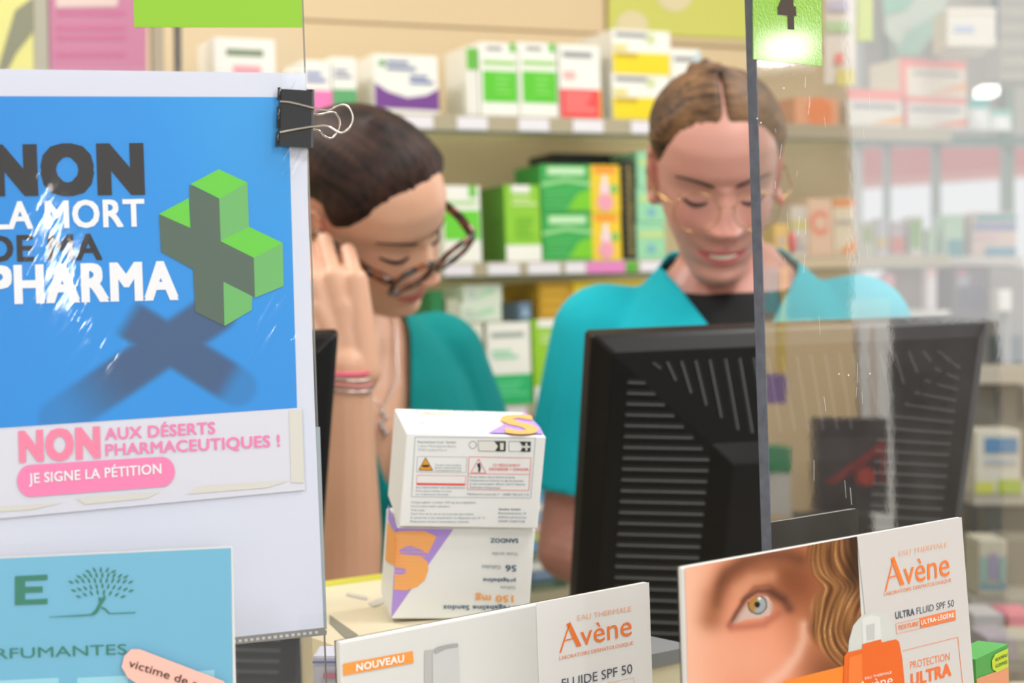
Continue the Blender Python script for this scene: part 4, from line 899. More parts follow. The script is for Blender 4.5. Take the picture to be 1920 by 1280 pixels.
T('Représentant local : Sandoz', 242, 262, 450, 264, 12, slate); T('5 place Marie-Jeanne Bassot', 242, 284, 452, 286, 12, pale); T('92300 Levallois-Perret', 242, 305, 402, 307, 12, pale)
ppoly(b, pl, X((570, 252), (722, 254), (720, 308), (574, 306)), fmat((235, 235, 230)), .0003); frame(b, pl, X((570, 250), (722, 252), (720, 308), (574, 306)), .7, blk_i)
ppoly(b, pl, X((660, 254), (722, 254), (720, 308), (664, 306), (680, 280)), blk_i, .0004); ppoly(b, pl, X((690, 262), (712, 262), (710, 300), (692, 300)), fmat((225, 228, 215)), .0006)
frame(b, pl, X((738, 254), (858, 256), (856, 310), (740, 308)), .7, blk_i); ppoly(b, pl, X((798, 256), (858, 256), (856, 310), (802, 308), (816, 282)), blk_i, .0004)
ppoly(b, pl, X((830, 262), (840, 262), (840, 304), (830, 304)), fmat((240, 240, 235)), .0006); ppoly(b, pl, X((815, 278), (855, 278), (855, 288), (815, 288)), fmat((240, 240, 235)), .0006)
frame(b, pl, [cp(x, y) for x, y in circ(542, 273, 20, n=14)], .8, blk_i)
frame(b, pl, X((240, 336), (512, 340), (505, 424), (236, 420)), .8, pale)
ppoly(b, pl, X((285, 342), (324, 412), (248, 410)), fmat((238, 165, 40)), .0003); frame(b, pl, X((285, 342), (324, 412), (248, 410)), .9, blk_i, .0005); ppoly(b, pl, X((264, 382), (308, 382), (300, 394), (270, 394)), blk_i, .0005)
for k, s_ in enumerate(['Toutes très prudent', 'Ne pas conduire sans l\'avis', 'd\'un professionnel de santé']): T(s_, 336, 386 + k * 15, 480, 388 + k * 15, 9, slate)
frame(b, pl, X((238, 438), (505, 442), (500, 492), (236, 488)), .7, redp); ppoly(b, pl, X((236, 480), (500, 484), (499, 494), (236, 491)), fmat((238, 70, 70)), .0004)
for k, s_ in enumerate(["SEUL MÉDICAMENT SUR ORDONNANCE", 'Prescription limitée à 6 mois', 'sur ordonnance sécurisée']): T(s_, 232, 510 + k * 18, (500, 425, 410)[k], 512 + k * 18, 9, slate)
frame(b, pl, X((522, 338), (860, 344), (848, 522), (512, 516)), 1.1, redp); line(b, pl, X((518, 430), (852, 434)), 1.0, redp)
frame(b, pl, X((574, 350), (614, 426), (532, 424)), 1.2, redp); ppoly(b, pl, X((570, 372), (582, 372), (586, 395), (582, 420), (572, 420), (574, 398), (566, 385)), blk_i, .0004)
T('CE MÉDICAMENT', 652, 390, 802, 392, 14, redp, .01); T('GROSSESSE = DANGER', 630, 412, 848, 414, 14, redp, .02)
for k, s_ in enumerate(['Ne pas utiliser chez la femme enceinte,', "l'adolescente ou la femme en âge de procréer,", 'et sans contraception efficace, sauf en l\'absence', "d'alternative thérapeutique."]): T(s_, 524, 452 + k * 19, (774, 822, 828, 696)[k], 455 + k * 19, 11, slate)
T('Médicament autorisé n° : 34009 550 672 3 8', 512, 546, 846, 550, 11, slate)
for k, s_ in enumerate(['Chaque gélule contient 150 mg de prégabaline.', 'Lire la notice avant utilisation.', 'Voie orale.', 'Tenir hors de la vue et de la portée des enfants.', 'À conserver à une température ne dépassant pas 25 °C.', 'Médicament soumis à prescription médicale.']): T(s_, 206 - k, 590 + k * 21, (562, 418, 282, 550, 612, 524)[k], 592 + k * 21, 10, slate)
for k, s_ in enumerate(['Sandoz GmbH', 'Biochemiestrasse 10', '6250 Kundl Autriche', '34009 55067238']): T(s_, 684 - k, 628 + k * 22, (802, 832, 834, 826)[k], 630 + k * 22, 11, slate, .02 if k == 0 else 0)
b.build('printed_front', t)
b = MB(); plt = Plane(A + (A - C_).normalized() * .0004, (B_ - A).cross(pl.n))
ppoly(b, plt, [(915, 811), (1019, 813), (1012, 800), (985, 772)], purple, .0006)
text(b, plt, 'S', (948, 812), (1012, 812), 34, peach, .0012, .03, up=(-.35, -1))
for (s_, x0, y0, x1, c) in [('Prégabaline Sandoz', 780, 773, 890, slate), ('150 mg gélule', 786, 778, 846, peach), ('56 gélules', 780, 792, 806, slate), ('Voie orale', 788, 804, 840, slate)]: text(b, plt, s_, (x0, y0), (x1, y0 + 1), 4, c, .0008, 0, up=(0, -1))
b.build('printed_top', t)
t, pl, A, B_, C_, D_ = solidbox('pill_box', (745, 988, 1.168), (1004, 991, 1.186), (733, 1160, 1.172), .082, 'lower white carton of the stack, purple corner and upside down print', group='stacked capsule cartons')
b = MB()
ppoly(b, pl, [cp(x, y) for x, y in [(128, 726), (436, 732), (96, 1218)]], purple, .0003)
# big letter S cropped by the carton edge, printed upside down like the rest
Sc = [(118, 745), (200, 740), (280, 742), (345, 772), (298, 866), (250, 838), (200, 822), (160, 832), (140, 850), (150, 868), (200, 872), (262, 880), (296, 910), (300, 955), (280, 1010), (240, 1045), (180, 1066), (110, 1062), (118, 975), (140, 980), (170, 975), (182, 962), (170, 945), (130, 940), (116, 930)]
Sp = [(x, y) for x, y in Sc]
ppoly(b, pl, [cp(x, y) for x, y in Sp], peach, .0005)
for r_, yy in enumerate(range(756, 1056, 21)):
    x1 = 200 + 50 * math.sin(yy / 60); text(b, pl, 'SANDOZ SANDOZ', cp(126 - r_, yy), cp(x1 + 40, yy + 1), 3.2, fmat((250, 200, 150)), .0007, 0, up=(0, -1))
def TU(s_, x0, y0, x1, y1, cap, m, bold=0):       # upside down: starts at the right
    text(b, pl, s_, cp(x1, y1), cp(x0, y0), cap / 2.908, m, .0006, bold, up=(.03, 1))
navy = fmat((62, 98, 130)); greyb = fmat((140, 152, 162))
TU('SANDOZ', 638, 782, 790, 784, 23, navy, .025); TU('Voie orale', 648, 858, 788, 860, 18, greyb); TU('56', 720, 928, 780, 930, 32, navy, .02); TU('Gélules', 592, 928, 694, 930, 20, greyb, .005)
TU('prégabaline', 598, 1000, 776, 1004, 19, navy, .02); TU('Gélule', 692, 1042, 774, 1044, 17, greyb); TU('150 mg', 556, 1092, 764, 1094, 36, peach, .03); TU('Prégabaline Sandoz', 380, 1148, 770, 1150, 24, navy, .02)
b.build('printed_front', t)
pls = Plane(A + (A - B_).normalized() * .0005, (A - C_).cross(pl.n)); b = MB()
ppoly(b, pls, [(728, 945), (744, 990), (742, 1000), (727, 975)], purple, .0004); ppoly(b, pls, [(726, 978), (742, 1002), (740, 1060), (722, 1050)], peach, .0004); b.build('printed_side', t)

# ---------------------------------------------------------------- display cartons in front
AP = wplane(640, 1203, .85, 40); white_gloss = mat('display_card_white', (224, 223, 219), .35, coat=.1)
org = fmat((250, 130, 60)); orgt = fmat((245, 140, 85)); paleo = fmat((250, 190, 160)); greyt = fmat((85, 90, 105))
def foot(pl, x, y): p = pl.hit(x, y); return Vector((p.x, p.y, CZ))
def display(pts_top, pl, th, label):
    L_, R_ = pl.hit(*pts_top[0]), pl.hit(*pts_top[1]); t = empty('display_carton', (L_ + R_) / 2 + Vector((0, 0, CZ - (L_ + R_).z / 2)), label, 'display box', 'cardboard displays in front')
    b = MB(); fr4 = [L_, R_, Vector((R_.x, R_.y, CZ)), Vector((L_.x, L_.y, CZ))]; b.slab(fr4, -pl.n * th, white_gloss); b.poly([q - pl.n * (th + .0002) for q in fr4], mat('card_core', (92, 86, 76), .7)); b.build('carton', t, bevel=.0012); return t
def logo(b, pl, bl, br, cap, sub, subc, top, topc, off=.0006):
    """thin humanist word mark drawn from strokes plus letters"""
    text(b, pl, 'vène', (bl[0] + (br[0] - bl[0]) * .29, bl[1] + (br[1] - bl[1]) * .29), br, cap * 1.02, org, off, 0)
    ux, uy = br[0] - bl[0], br[1] - bl[1]; q = lambda u, h: (bl[0] + ux * u - .035 * h, bl[1] + uy * u - h)
    ppoly(b, pl, [q(-.01, -cap * .12), q(.015, -cap * .12), q(.155, cap * 1.22), q(.125, cap * 1.12)], org, off)
    ppoly(b, pl, [q(.10, cap * 1.22), q(.155, cap * 1.28), q(.30, 0), q(.235, 0)], org, off)
    ppoly(b, pl, [q(.06, cap * .40), q(.2, cap * .42), q(.2, cap * .48), q(.06, cap * .46)], org, off + .0001)
    text(b, pl, 'EAU THERMALE', top[0], top[1], topc, paleo, off, 0); text(b, pl, 'LABORATOIRE DERMATOLOGIQUE', sub[0], sub[1], subc, orgt, off, 0)
t = display([(637, 1203), (1217, 1091)], AP, .005, 'left white display carton with orange flag and a pale pump bottle print')
b = MB(); ppoly(b, AP, [(643, 1244), (774, 1220), (776, 1242), (644, 1266)], fmat((250, 160, 75)), .0004); text(b, AP, 'NOUVEAU', (668, 1258), (758, 1240), 13, fmat((250, 245, 235)), .0007, .035)
ppoly(b, AP, [(1005, 1131), (1217, 1091), (1224, 1300), (1011, 1300)], fmat((240, 238, 236)), .0002)
ppoly(b, AP, [(796, 1219), (811, 1217), (814, 1300), (796, 1300)], fmat((190, 189, 186)), .0004); ppoly(b, AP, [(811, 1225), (818, 1213), (838, 1207), (859, 1205), (862, 1300), (812, 1300)], fmat((207, 207, 205)), .0006)
ppoly(b, AP, [(813, 1218), (822, 1212), (850, 1206), (859, 1206), (859, 1212), (835, 1216), (816, 1226)], fmat((172, 172, 170)), .0008)
logo(b, AP, (1050, 1219), (1185, 1190), 38, ((1049, 1237), (1187, 1208)), 6.5, ((1083, 1163), (1184, 1145)), 9.5)
text(b, AP, 'FLUIDE SPF 50', (1054, 1290), (1186, 1261), 17, greyt, .0006, 0)
frame(b, AP, [(1062, 1296), (1188, 1270), (1190, 1290), (1064, 1320)], .8, paleo)
b.build('printed_front', t)
DP = wplane(1283, 1062, .80, 40)
t = display([(1279, 1063), (1803, 969)], DP, .0035, 'right white display carton with an eye portrait and orange sunscreen bottle print')
rnd = random.Random(4)
BROW = [(1338, 1128), (1346, 1100), (1366, 1072), (1396, 1052), (1430, 1042), (1475, 1040), (1500, 1048)]
LID = [(1368, 1172), (1380, 1150), (1398, 1122), (1420, 1108), (1445, 1108), (1470, 1124)]; LOW = [(1368, 1172), (1395, 1164), (1425, 1162), (1448, 1148), (1458, 1130)]
def inside(x, y, poly):
    c = False; j = len(poly) - 1
    for i in range(len(poly)):
        if (poly[i][1] > y) != (poly[j][1] > y) and x < (poly[j][0] - poly[i][0]) * (y - poly[i][1]) / (poly[j][1] - poly[i][1]) + poly[i][0]: c = not c
        j = i
    return c
EYE = [(1370, 1171), (1384, 1152), (1400, 1130), (1420, 1116), (1440, 1118), (1452, 1136), (1444, 1152), (1425, 1159), (1398, 1161)]
HB = [(1000, 1516), (1040, 1518), (1075, 1526), (1100, 1543), (1125, 1530), (1150, 1522), (1175, 1520), (1200, 1530), (1225, 1550), (1250, 1572), (1300, 1610)]
def portrait(x, y):
    c = mixc((246, 188, 158), (232, 150, 116), sst(1280, 1400, x))
    c = mixc(c, (168, 98, 62), .85 * sst(1420, 1530, x - (y - 1130) * .25))
    c = mixc(c, (150, 88, 58), .8 * g(path_d(x, y, [(1335, 1160), (1342, 1120), (1362, 1085), (1400, 1065), (1480, 1075)]), 18))
    c = mixc(c, (120, 62, 36), .75 * g(math.hypot((x - 1490) / 1.1, (y - 1095)), 34))
    c = mixc(c, (240, 170, 140), .7 * g(math.hypot((x - 1390) / 1.6, y - 1235), 38)); c = mixc(c, (120, 70, 44), .9 * sst(1470, 1560, x - (y - 1230) * .2) * sst(1195, 1270, y))
    c = mixc(c, (214, 150, 116), .7 * g(path_d(x, y, [(1385, 1108), (1410, 1086), (1445, 1080)]), 10))
    d = path_d(x, y, BROW); c = mixc(c, (98, 54, 34), .92 * g(d, 10) * (.75 + .25 * math.sin(x * .9 + y * 1.4)) * sst(1335, 1365, x + 10))
    c = mixc(c, (142, 84, 60), .75 * g(path_d(x, y, [(1392, 1126), (1415, 1101), (1442, 1098), (1475, 1116)]), 3.5))
    c = mixc(c, (96, 56, 44), .85 * g(path_d(x, y, LID), 3.4)); c = mixc(c, (178, 100, 78), .7 * g(path_d(x, y, [(1372, 1176), (1400, 1174), (1432, 1170), (1460, 1150)]), 6))
    c = mixc(c, (90, 48, 34), .7 * g(path_d(x, y, [(1448, 1112), (1470, 1124), (1480, 1140)]), 7))
    if inside(x, y, EYE):
        c = mixc((206, 178, 166), (172, 128, 110), sst(1440, 1455, x)); r = math.hypot(x - 1420, y - 1133)
        if r < 18.5:
            c = mixc((178, 128, 62), (158, 168, 172), sst(1413, 1424, x + .3 * (y - 1133))); c = mixc(c, (70, 60, 52), sst(14.5, 18.5, r))
            if r < 5.5: c = (28, 22, 20)
            if math.hypot(x - 1424, y - 1122) < 3: c = (240, 240, 235)
        c = mixc(c, (110, 72, 58), .6 * g(path_d(x, y, LID), 5))
    c = mixc(c, (196, 112, 92), .6 * g(math.hypot(x - 1369, y - 1171), 5))
    d = path_d(x, y, [(1508, 1172), (1506, 1200), (1494, 1230), (1468, 1262), (1440, 1282)]); c = mixc(c, (244, 200, 178), .6 * g(d, 8))
    xb = lerp(HB, y); k = sst(-14, 10, x - xb)
    if k > 0:
        flow = x - xb * .75 + 7 * math.sin(y * .035 + x * .03); s_ = .5 + .5 * noise.noise(Vector((flow * .16, y * .012, 0))) * 1.6; f = .5 + .5 * noise.noise(Vector((flow * .75, y * .02, 3))) * 1.5
        hcol = mixc((78, 40, 20), (206, 148, 88), s_ * .7 + f * .35 - .05); hcol = mixc(hcol, (246, 214, 168), .55 * sst(.7, .95, f) * sst(.4, .8, s_))
        hcol = mixc(hcol, (48, 26, 14), .85 * sst(1572, 1600, x) * sst(1150, 1060, y)); c = mixc(c, hcol, k)
    n_ = noise.noise(Vector((x * .5, y * .5, 0))) * 4; return tuple(v + n_ for v in c)
inkm = vc_mat('printed_ink', .35, coat=.15)
print_grid('portrait_print', DP, [(1284, 1064), (1607, 1005), (1622, 1300), (1290, 1300)], 250, 185, portrait, inkm, t, .0003)
b = MB()
ppoly(b, DP, [(1607, 1004.5), (1803, 969), (1828, 1300), (1624, 1300), (1622, 1150)], fmat((214, 210, 206)), .0004)
ppoly(b, DP, [(1470, 1276), (1590, 1246), (1590, 1300), (1468, 1300)], fmat((250, 140, 50)), .0005)
capm = fmat((212, 214, 208)); ppoly(b, DP, [(1590, 1226), (1592, 1200), (1600, 1172), (1615, 1154), (1636, 1147), (1658, 1152), (1672, 1168), (1680, 1196), (1682, 1212), (1630, 1222)], capm, .0006)
ppoly(b, DP, [(1616, 1160), (1634, 1152), (1650, 1156), (1653, 1202), (1618, 1212)], fmat((224, 226, 222)), .0007); ppoly(b, DP, [(1624, 1172), (1640, 1168), (1640, 1198), (1626, 1200)], fmat((198, 202, 198)), .0008)
ppoly(b, DP, [(1583, 1230), (1588, 1223), (1617, 1216), (1617, 1207), (1652, 1198), (1653, 1204), (1680, 1198), (1686, 1203), (1692, 1235), (1698, 1300), (1581, 1300)], fmat((236, 108, 40)), .0009)
ppoly(b, DP, [(1592, 1232), (1616, 1225), (1618, 1300), (1590, 1300)], fmat((244, 128, 58)), .001)
wi = fmat((252, 236, 222)); text(b, DP, 'EAU THERMALE', (1622, 1274), (1672, 1262), 5, wi, .0012, 0); text(b, DP, 'Avène', (1610, 1299), (1674, 1283), 20, wi, .0012, 0)
logo(b, DP, (1660, 1103), (1781, 1078), 44, ((1658, 1117), (1784, 1090)), 6.5, ((1686, 1042), (1777, 1024)), 9.5, .0008)
text(b, DP, 'ULTRA', (1679, 1160), (1715, 1152.5), 12.5, greyt, .0006, .03); text(b, DP, 'FLUID SPF 50', (1719, 1151.5), (1789, 1136), 12.5, greyt, .0006, 0)
frame(b, DP, [(1680, 1169), (1791, 1143), (1792, 1162), (1681, 1188)], .8, orgt, .0006); ppoly(b, DP, [(1725, 1158), (1791, 1143), (1792, 1161), (1726, 1177)], fmat((245, 135, 75)), .0007)
text(b, DP, 'TEXTURE', (1684, 1181), (1723, 1172), 8, orgt, .0008, .03); text(b, DP, 'ULTRA-LÉGÈRE', (1727, 1171), (1789, 1156), 8, fmat((250, 240, 232)), .001, .03)
line(b, DP, [(1692, 1220), (1796, 1194), (1806, 1290)], 1, orgt, .0006)
text(b, DP, 'PROTECTION', (1707, 1254), (1781, 1237), 14, orgt, .0006, 0); text(b, DP, 'ULTRA', (1708, 1286), (1784, 1265), 22, fmat((245, 120, 60)), .0006, .045)
b.build('printed_front', t)
# small green carton at the lower right
t = empty('display_carton', P(1860, 1280, .95), 'small green carton with lime patch low at the right behind the portrait display', 'display box')
GP = wplane(1860, 1250, .98, 48); b = MB(); L_, R_ = GP.hit(1829, 1236), GP.hit(1890, 1207)
b.slab([L_, R_, Vector((R_.x, R_.y, CZ)), Vector((L_.x, L_.y, CZ))], -GP.n * .02, fmat((75, 160, 70))); b.build('carton', t)
b = MB(); ppoly(b, GP, [(1831, 1272), (1891, 1250), (1892, 1310), (1833, 1320)], fmat((225, 150, 110)), .0003); ppoly(b, GP, [(1860, 1238), (1866, 1226), (1890, 1215), (1891, 1250), (1870, 1260), (1861, 1254)], fmat((195, 215, 50)), .0005)
text(b, GP, 'NOUVEAU', (1867, 1240), (1889, 1230), 6, fmat((90, 120, 40)), .0007, .02); text(b, GP, 'GOMMES', (1867, 1252), (1889, 1243), 6, fmat((90, 120, 40)), .0007, .02); b.build('printed_front', t)

# ---------------------------------------------------------------- clear panels
EP = wplane(1431, 700, .90, 40)
t = empty('clear_panel', EP.hit(1440, 1100), 'thick clear acrylic panel with scratched grey edge at the right, sign four on it', 'screen')
pts = [EP.hit(1412, -40), EP.hit(1980, -40), EP.hit(1980, 1000), EP.hit(1438, 1290)]
zb_ = EP.hit(1438, 1290).z; q1 = EP.hit(1980, 400); pts = [EP.hit(1412, -40), Vector((q1.x, q1.y, EP.hit(1412, -40).z + .02)), Vector((q1.x, q1.y, CZ + .001)), EP.hit(1441, 1290)]
p3 = EP.hit(1441, 1290); pts.append(p3); pts[3] = Vector((p3.x + .004, p3.y + .003, CZ + .001)); pts = pts[:4]
UE = Vector((math.cos(R(40)), math.sin(R(40)), 0))
acr = glass_mat('clear_acrylic_right', .39, .05, .025, bump=.02, scale=30)
b = MB(); b.poly(pts, acr); b.build('pane', t)
b = MB(); e0, e1 = pts[0], pts[3]; b.slab([e0, e0 + UE * .0008, e1 + UE * .0008, e1], -EP.n * .0068, mat('acrylic_edge', (98, 104, 118), .35, noise_amt=.45, noise_scale=160)); o = b.build('cut_edge', t); o['label'] = 'scratched grey cut edge'
b = MB(); sm = mat('scratch_white', (225, 225, 220), .4); rs = random.Random(7)
for k in range(26):
    x, y = rs.uniform(1440, 1520) + (k % 4) * 50, rs.uniform(140, 1000); ll = rs.uniform(6, 40); dx = rs.uniform(-4, 4); line(b, EP, [(x, y), (x + dx, y + ll)], rs.uniform(.3, .7), sm, .0003)
for x, y in [(1470, 165), (1420, 222), (1427, 230), (1573, 701), (1591, 703), (1631, 700)]: ppoly(b, EP, circ(x, y, 1.4, 1.8, 8), sm, .0004)
b.build('scratches', t)
t = empty('number_sign', EP.hit(1475, 110), 'glossy lime sign with black number four on the right clear panel', 'sign')
sg = bpy.data.materials.new('sign_gloss')
lime = mat('sign_lime', (140, 195, 55), .12, coat=1.0, bump=.55, noise_scale=620, spec=.6)
b = MB(); b.slab([EP.hit(1412, -60, .0009), EP.hit(1539, -45, .0009), EP.hit(1542, 124, .0009), EP.hit(1413, 111, .0009)], -EP.n * .0006, lime); b.build('card', t)
b = MB(); text(b, EP, '4', (1459, 49), (1494, 52), 78, mat('sign_ink', (70, 58, 48), .3), .0011, .05); b.build('numeral', t)

LP = wplane(590, 700, .90, 18)
t = empty('clear_panel', LP.hit(560, 1290), 'clear acrylic panel at the left carrying the blue poster', 'screen')
acl = glass_mat('clear_acrylic_left', .02, .03, .04, bump=.02, scale=20)
qL = LP.hit(-80, 400); tp = LP.hit(566, -40); bt = LP.hit(611, 1290); b = MB(); b.poly([Vector((qL.x, qL.y, tp.z)), tp, Vector((bt.x, bt.y, CZ + .001)), Vector((qL.x, qL.y, CZ + .001))], acl); b.build('pane', t)
UL = Vector((math.cos(R(18)), math.sin(R(18)), 0)); b = MB(); e1 = Vector((bt.x, bt.y, CZ + .001)); b.slab([tp, tp + UL * .0004, e1 + UL * .0004, e1], -LP.n * .003, mat('edge_line', (120, 122, 118), .3)); b.build('cut_edge', t)
# green card on top
t = empty('paper_sign', LP.hit(400, 50), 'plain lime green card at the top of the left clear panel', 'sign'); b = MB()
b.slab([LP.hit(248, -60, .001), LP.hit(565, -60, .001), LP.hit(567, 51, .001), LP.hit(252, 51, .001)], -LP.n * .0006, mat('lime_card', (140, 196, 34), .5)); b.build('card', t)
# blue poster in a clear sleeve
t = empty('poster', LP.hit(300, 1200, .002), 'blue pharmacy protest poster in a clear sleeve on the left panel', 'poster')
b = MB(); b.slab([LP.hit(x, y, .0022) for x, y in [(-90, 128), (573, 137), (578, 400), (590, 760), (607, 1176), (440, 1194), (-90, 1245)]], -LP.n * .0006, mat('poster_paper', (212, 217, 232), .6)); ppr = b.build('paper', t)
def posterink(x, y):
    c = mixc((8, 140, 224), (46, 162, 226), .5 * sst(300, 560, x + .4 * (500 - y)) * sst(700, 200, y)); c = mixc(c, (6, 132, 218), .5 * sst(250, -50, x))
    d1, t1 = seg_d(x, y, (405, 585), (110, 785)); k1 = sst(46, 30, d1) * (1 - .75 * sst(.55, 1, t1)); d2, t2 = seg_d(x, y, (228, 590), (445, 725)); k2 = sst(44, 28, d2) * sst(0, .12, t2) * (1 - .7 * sst(.85, 1, t2))
    return mixc(c, (52, 78, 118), .92 * max(k1, k2))
print_grid('poster_print', LP, [(-90, 180), (540, 182), (557, 764), (-90, 808)], 150, 130, posterink, vc_mat('poster_ink', .55), ppr, .0024)
b = MB(); inkk = mat('ink_charcoal', (26, 25, 25), .6); inkw = mat('ink_white', (236, 238, 242), .6)
o1 = .0027
text(b, LP, 'NON', (-17, 362), (272, 359), 85, inkk, o1, .07); text(b, LP, 'LA MORT', (-14, 429), (272, 423), 49, inkw, o1, .028); text(b, LP, 'DE MA', (-22, 490), (192, 486), 47, inkk, o1, .028); text(b, LP, 'PHARMA', (-20, 568), (335, 559), 67, inkw, o1, .045)
b.build('lettering', ppr)
b = MB(); gt, gr_, gd = fmat((92, 200, 36)), fmat((98, 178, 92)), fmat((68, 92, 74))
for pts_, m_ in [([(355, 346), (411, 372), (414, 452), (476, 483), (478, 557), (419, 528), (421, 611), (366, 584), (362, 505), (302, 472), (298, 401), (357, 427)], gd), ([(357, 345), (410, 317), (464, 342), (411, 372)], gt), ([(411, 372), (464, 342), (467, 425), (414, 452)], gr_),
                 ([(298, 401), (354, 371), (357, 427)], gt), ([(414, 452), (467, 425), (530, 455), (476, 483)], gt), ([(476, 483), (530, 455), (532, 536), (478, 558)], gr_), ([(419, 528), (473, 555), (472, 581), (421, 611)], gr_)]:
    ppoly(b, LP, pts_, m_, o1 + .0001)
b.build('cross_print', ppr)
# taped strip
b = MB(); b.slab([LP.hit(x, y, .0033) for x, y in [(-90, 813), (566, 764), (572, 918), (-90, 980)]], -LP.n * .0004, mat('strip_paper', (216, 217, 228), .6)); tst = b.build('taped_strip', t)
b = MB(); tp_ = fmat((214, 212, 202)); o2 = .0036
for q in ([(-90, 955), (120, 942), (60, 955), (-90, 964)], [(140, 934), (300, 922), (275, 934), (160, 945)], [(370, 912), (545, 900), (500, 914), (350, 926)], [(542, 770), (566, 768), (570, 905), (546, 904)]): ppoly(b, LP, q, tp_, o2)
b.build('sticky_tape', tst)
b = MB(); pk = mat('ink_pink', (240, 125, 180), .6); pk2 = mat('ink_rose', (244, 130, 165), .6); o3 = .0038
text(b, LP, 'NON', (36, 864), (189, 855), 53, pk2, o3, .06); text(b, LP, 'AUX DÉSERTS', (197, 824), (404, 812), 21, pk, o3, .022); text(b, LP, 'PHARMACEUTIQUES !', (198, 854), (525, 836), 21, pk, o3, .022)
pill = circ(57, 901, 25, 30, 12, 90, 270) + circ(303, 884, 25, 28, 12, -90, 90); ppoly(b, LP, pill, mat('pill_pink', (248, 130, 180), .6), o3); text(b, LP, 'JE SIGNE LA PÉTITION', (54, 906), (303, 887), 18, inkw, o3 + .0003, .022)
b.build('strip_lettering', tst)
slv = glass_mat('clear_sleeve', .03, .008, .06, fres=1.0, bump=1, scale=3.2, stretch=(6, 3, 1.1), rot=-32)
vs = []; fs = []; nu, nv = 60, 90
for j in range(nv + 1):
    for i in range(nu + 1):
        u, v = i / nu, j / nv; xl, xr = -90, 575 + 38 * v ** 1.1; x = xl + (xr - xl) * u; yt = 122 + 4 * u; yb = 1255 - 64 * u; y = yt + (yb - yt) * v
        bow = .0012 * math.sin(3 * u + 2.2 * v) ** 2 + .0006 * math.sin(9 * u - 5 * v); vs.append(LP.hit(x, y, .0046 + bow))
for j in range(nv):
    for i in range(nu): a = j * (nu + 1) + i; fs.append((a, a + 1, a + nu + 2, a + nu + 1))
b = MB(); b.add(vs, fs, slv, True); b.build('clear_sleeve', t)
b = MB(); wm = fmat((200, 200, 196))
for k in range(26):
    x = 590 - k * 11; y = 1181 + k * .98 * 1.25 + 2; ppoly(b, LP, [(x, y), (x + 6, y - .7), (x + 6.5, y + 4), (x + .5, y + 4.7)], wm, .0050)
b.build('sleeve_weld', t)
b = MB(); ppoly(b, LP, [(440, 1194), (607, 1176), (613, 1183), (612, 1190), (440, 1208)], fmat((140, 138, 135)), .0022); ppoly(b, LP, [(607, 1176), (613, 1180), (600, 800), (592, 800)], fmat((150, 160, 165)), .0018); b.build('sleeve_border', t)
# ---- binder clip
t = empty('binder_clip', LP.hit(556, 220, .003), 'black binder clip with silver wire handles on the edge of the blue poster', 'clip')
clipm = mat('black_enamel', (24, 24, 26), .25, coat=.5)
b = MB(); F4 = [LP.hit(524, 166, .0062), LP.hit(586, 170, .0115), LP.hit(584, 277, .0115), LP.hit(520, 274, .0062)]; b.slab(F4, -LP.n * .0006, clipm); b.build('front_jaw', t, bevel=.0002)
b = MB(); B4 = [LP.hit(524, 166, .0012), LP.hit(588, 168, -.012), LP.hit(586, 276, -.012), LP.hit(520, 274, .0012)]; B4[0] = LP.hit(570, 167, 0); B4[3] = LP.hit(566, 275, 0); b.slab(B4, LP.n * .0006, clipm); b.build('back_jaw', t)
b = MB(); b.slab([F4[1], LP.hit(588, 168, -.012), LP.hit(586, 276, -.012), F4[2]], UL * .0007, clipm); b.build('spine', t)
b = MB()
for (y0, y1) in ((164, 188), (200, 240), (248, 275)):
    xo = 524 - (y0 - 164) * .036; b.tube([LP.hit(xo, y0, .0068), LP.hit(xo - .8, y1, .0068)], .0010, clipm, n=10)
b.build('jaw_curl', t)
wirem = mat('steel_wire', (205, 200, 190), .2, metal=1)
b = MB(); H1 = [(525, 190), (545, 191), (590, 203), (612, 207), (622, 205), (632, 198), (643, 195), (654, 200), (661, 214), (661, 228), (655, 241), (645, 248), (635, 249), (622, 240), (612, 235), (600, 235), (560, 241), (525, 248)]
offs = [.0075, .009, .0135, .0145, .015, .015, .015, .015, .015, .015, .015, .015, .015, .015, .0145, .014, .011, .0075]
def smooth_path(pts, n=3):
    for _ in range(n):
        out = [pts[0]]
        for a, c in zip(pts[:-1], pts[1:]): out += [a.lerp(c, .25), a.lerp(c, .75)]
        pts = out + [pts[-1]]
    return pts
b.tube(smooth_path([LP.hit(x, y, o_) for (x, y), o_ in zip(H1, offs)]), .00062, wirem); o = b.build('wire_handle', t)
b = MB(); H2 = [(586, 213), (600, 215), (620, 209), (630, 212), (637, 224), (637, 240), (628, 255), (620, 260), (608, 256), (600, 245), (586, 242)]
b.tube(smooth_path([LP.hit(x, y, -.010 - .001 * k * (11 - k) / 4) for k, (x, y) in enumerate(H2)]), .00062, wirem); b.build('wire_handle', t)
# ---- turquoise card lower left
QP = wplane(430, 1100, .855, 18)
t = empty('notice_card', QP.hit(300, 1290), 'sky blue card with green tree emblem in a clear sleeve at lower left', 'sign')
def qh(x, y): p = QP.hit(x, y); return p
l_, r_ = QP.hit(-90, 1049), QP.hit(436, 1024); b = MB(); b.slab([l_, r_, QP.hit(443, 1300), QP.hit(-90, 1320)], -QP.n * .001, mat('card_white_edge', (226, 226, 222), .5)); b.slab([QP.hit(-90, 1300), QP.hit(443, 1300), Vector((QP.hit(443, 1300).x, QP.hit(443, 1300).y, CZ)), Vector((QP.hit(-90, 1300).x, QP.hit(-90, 1300).y, CZ))], -QP.n * .001, mat('card_white_edge', (226, 226, 222))); b.build('card', t)
b = MB(); ppoly(b, QP, [(-90, 1051), (433, 1027), (437, 1310), (-90, 1310)], mat('sky_ink', (108, 180, 212), .4), .0003)
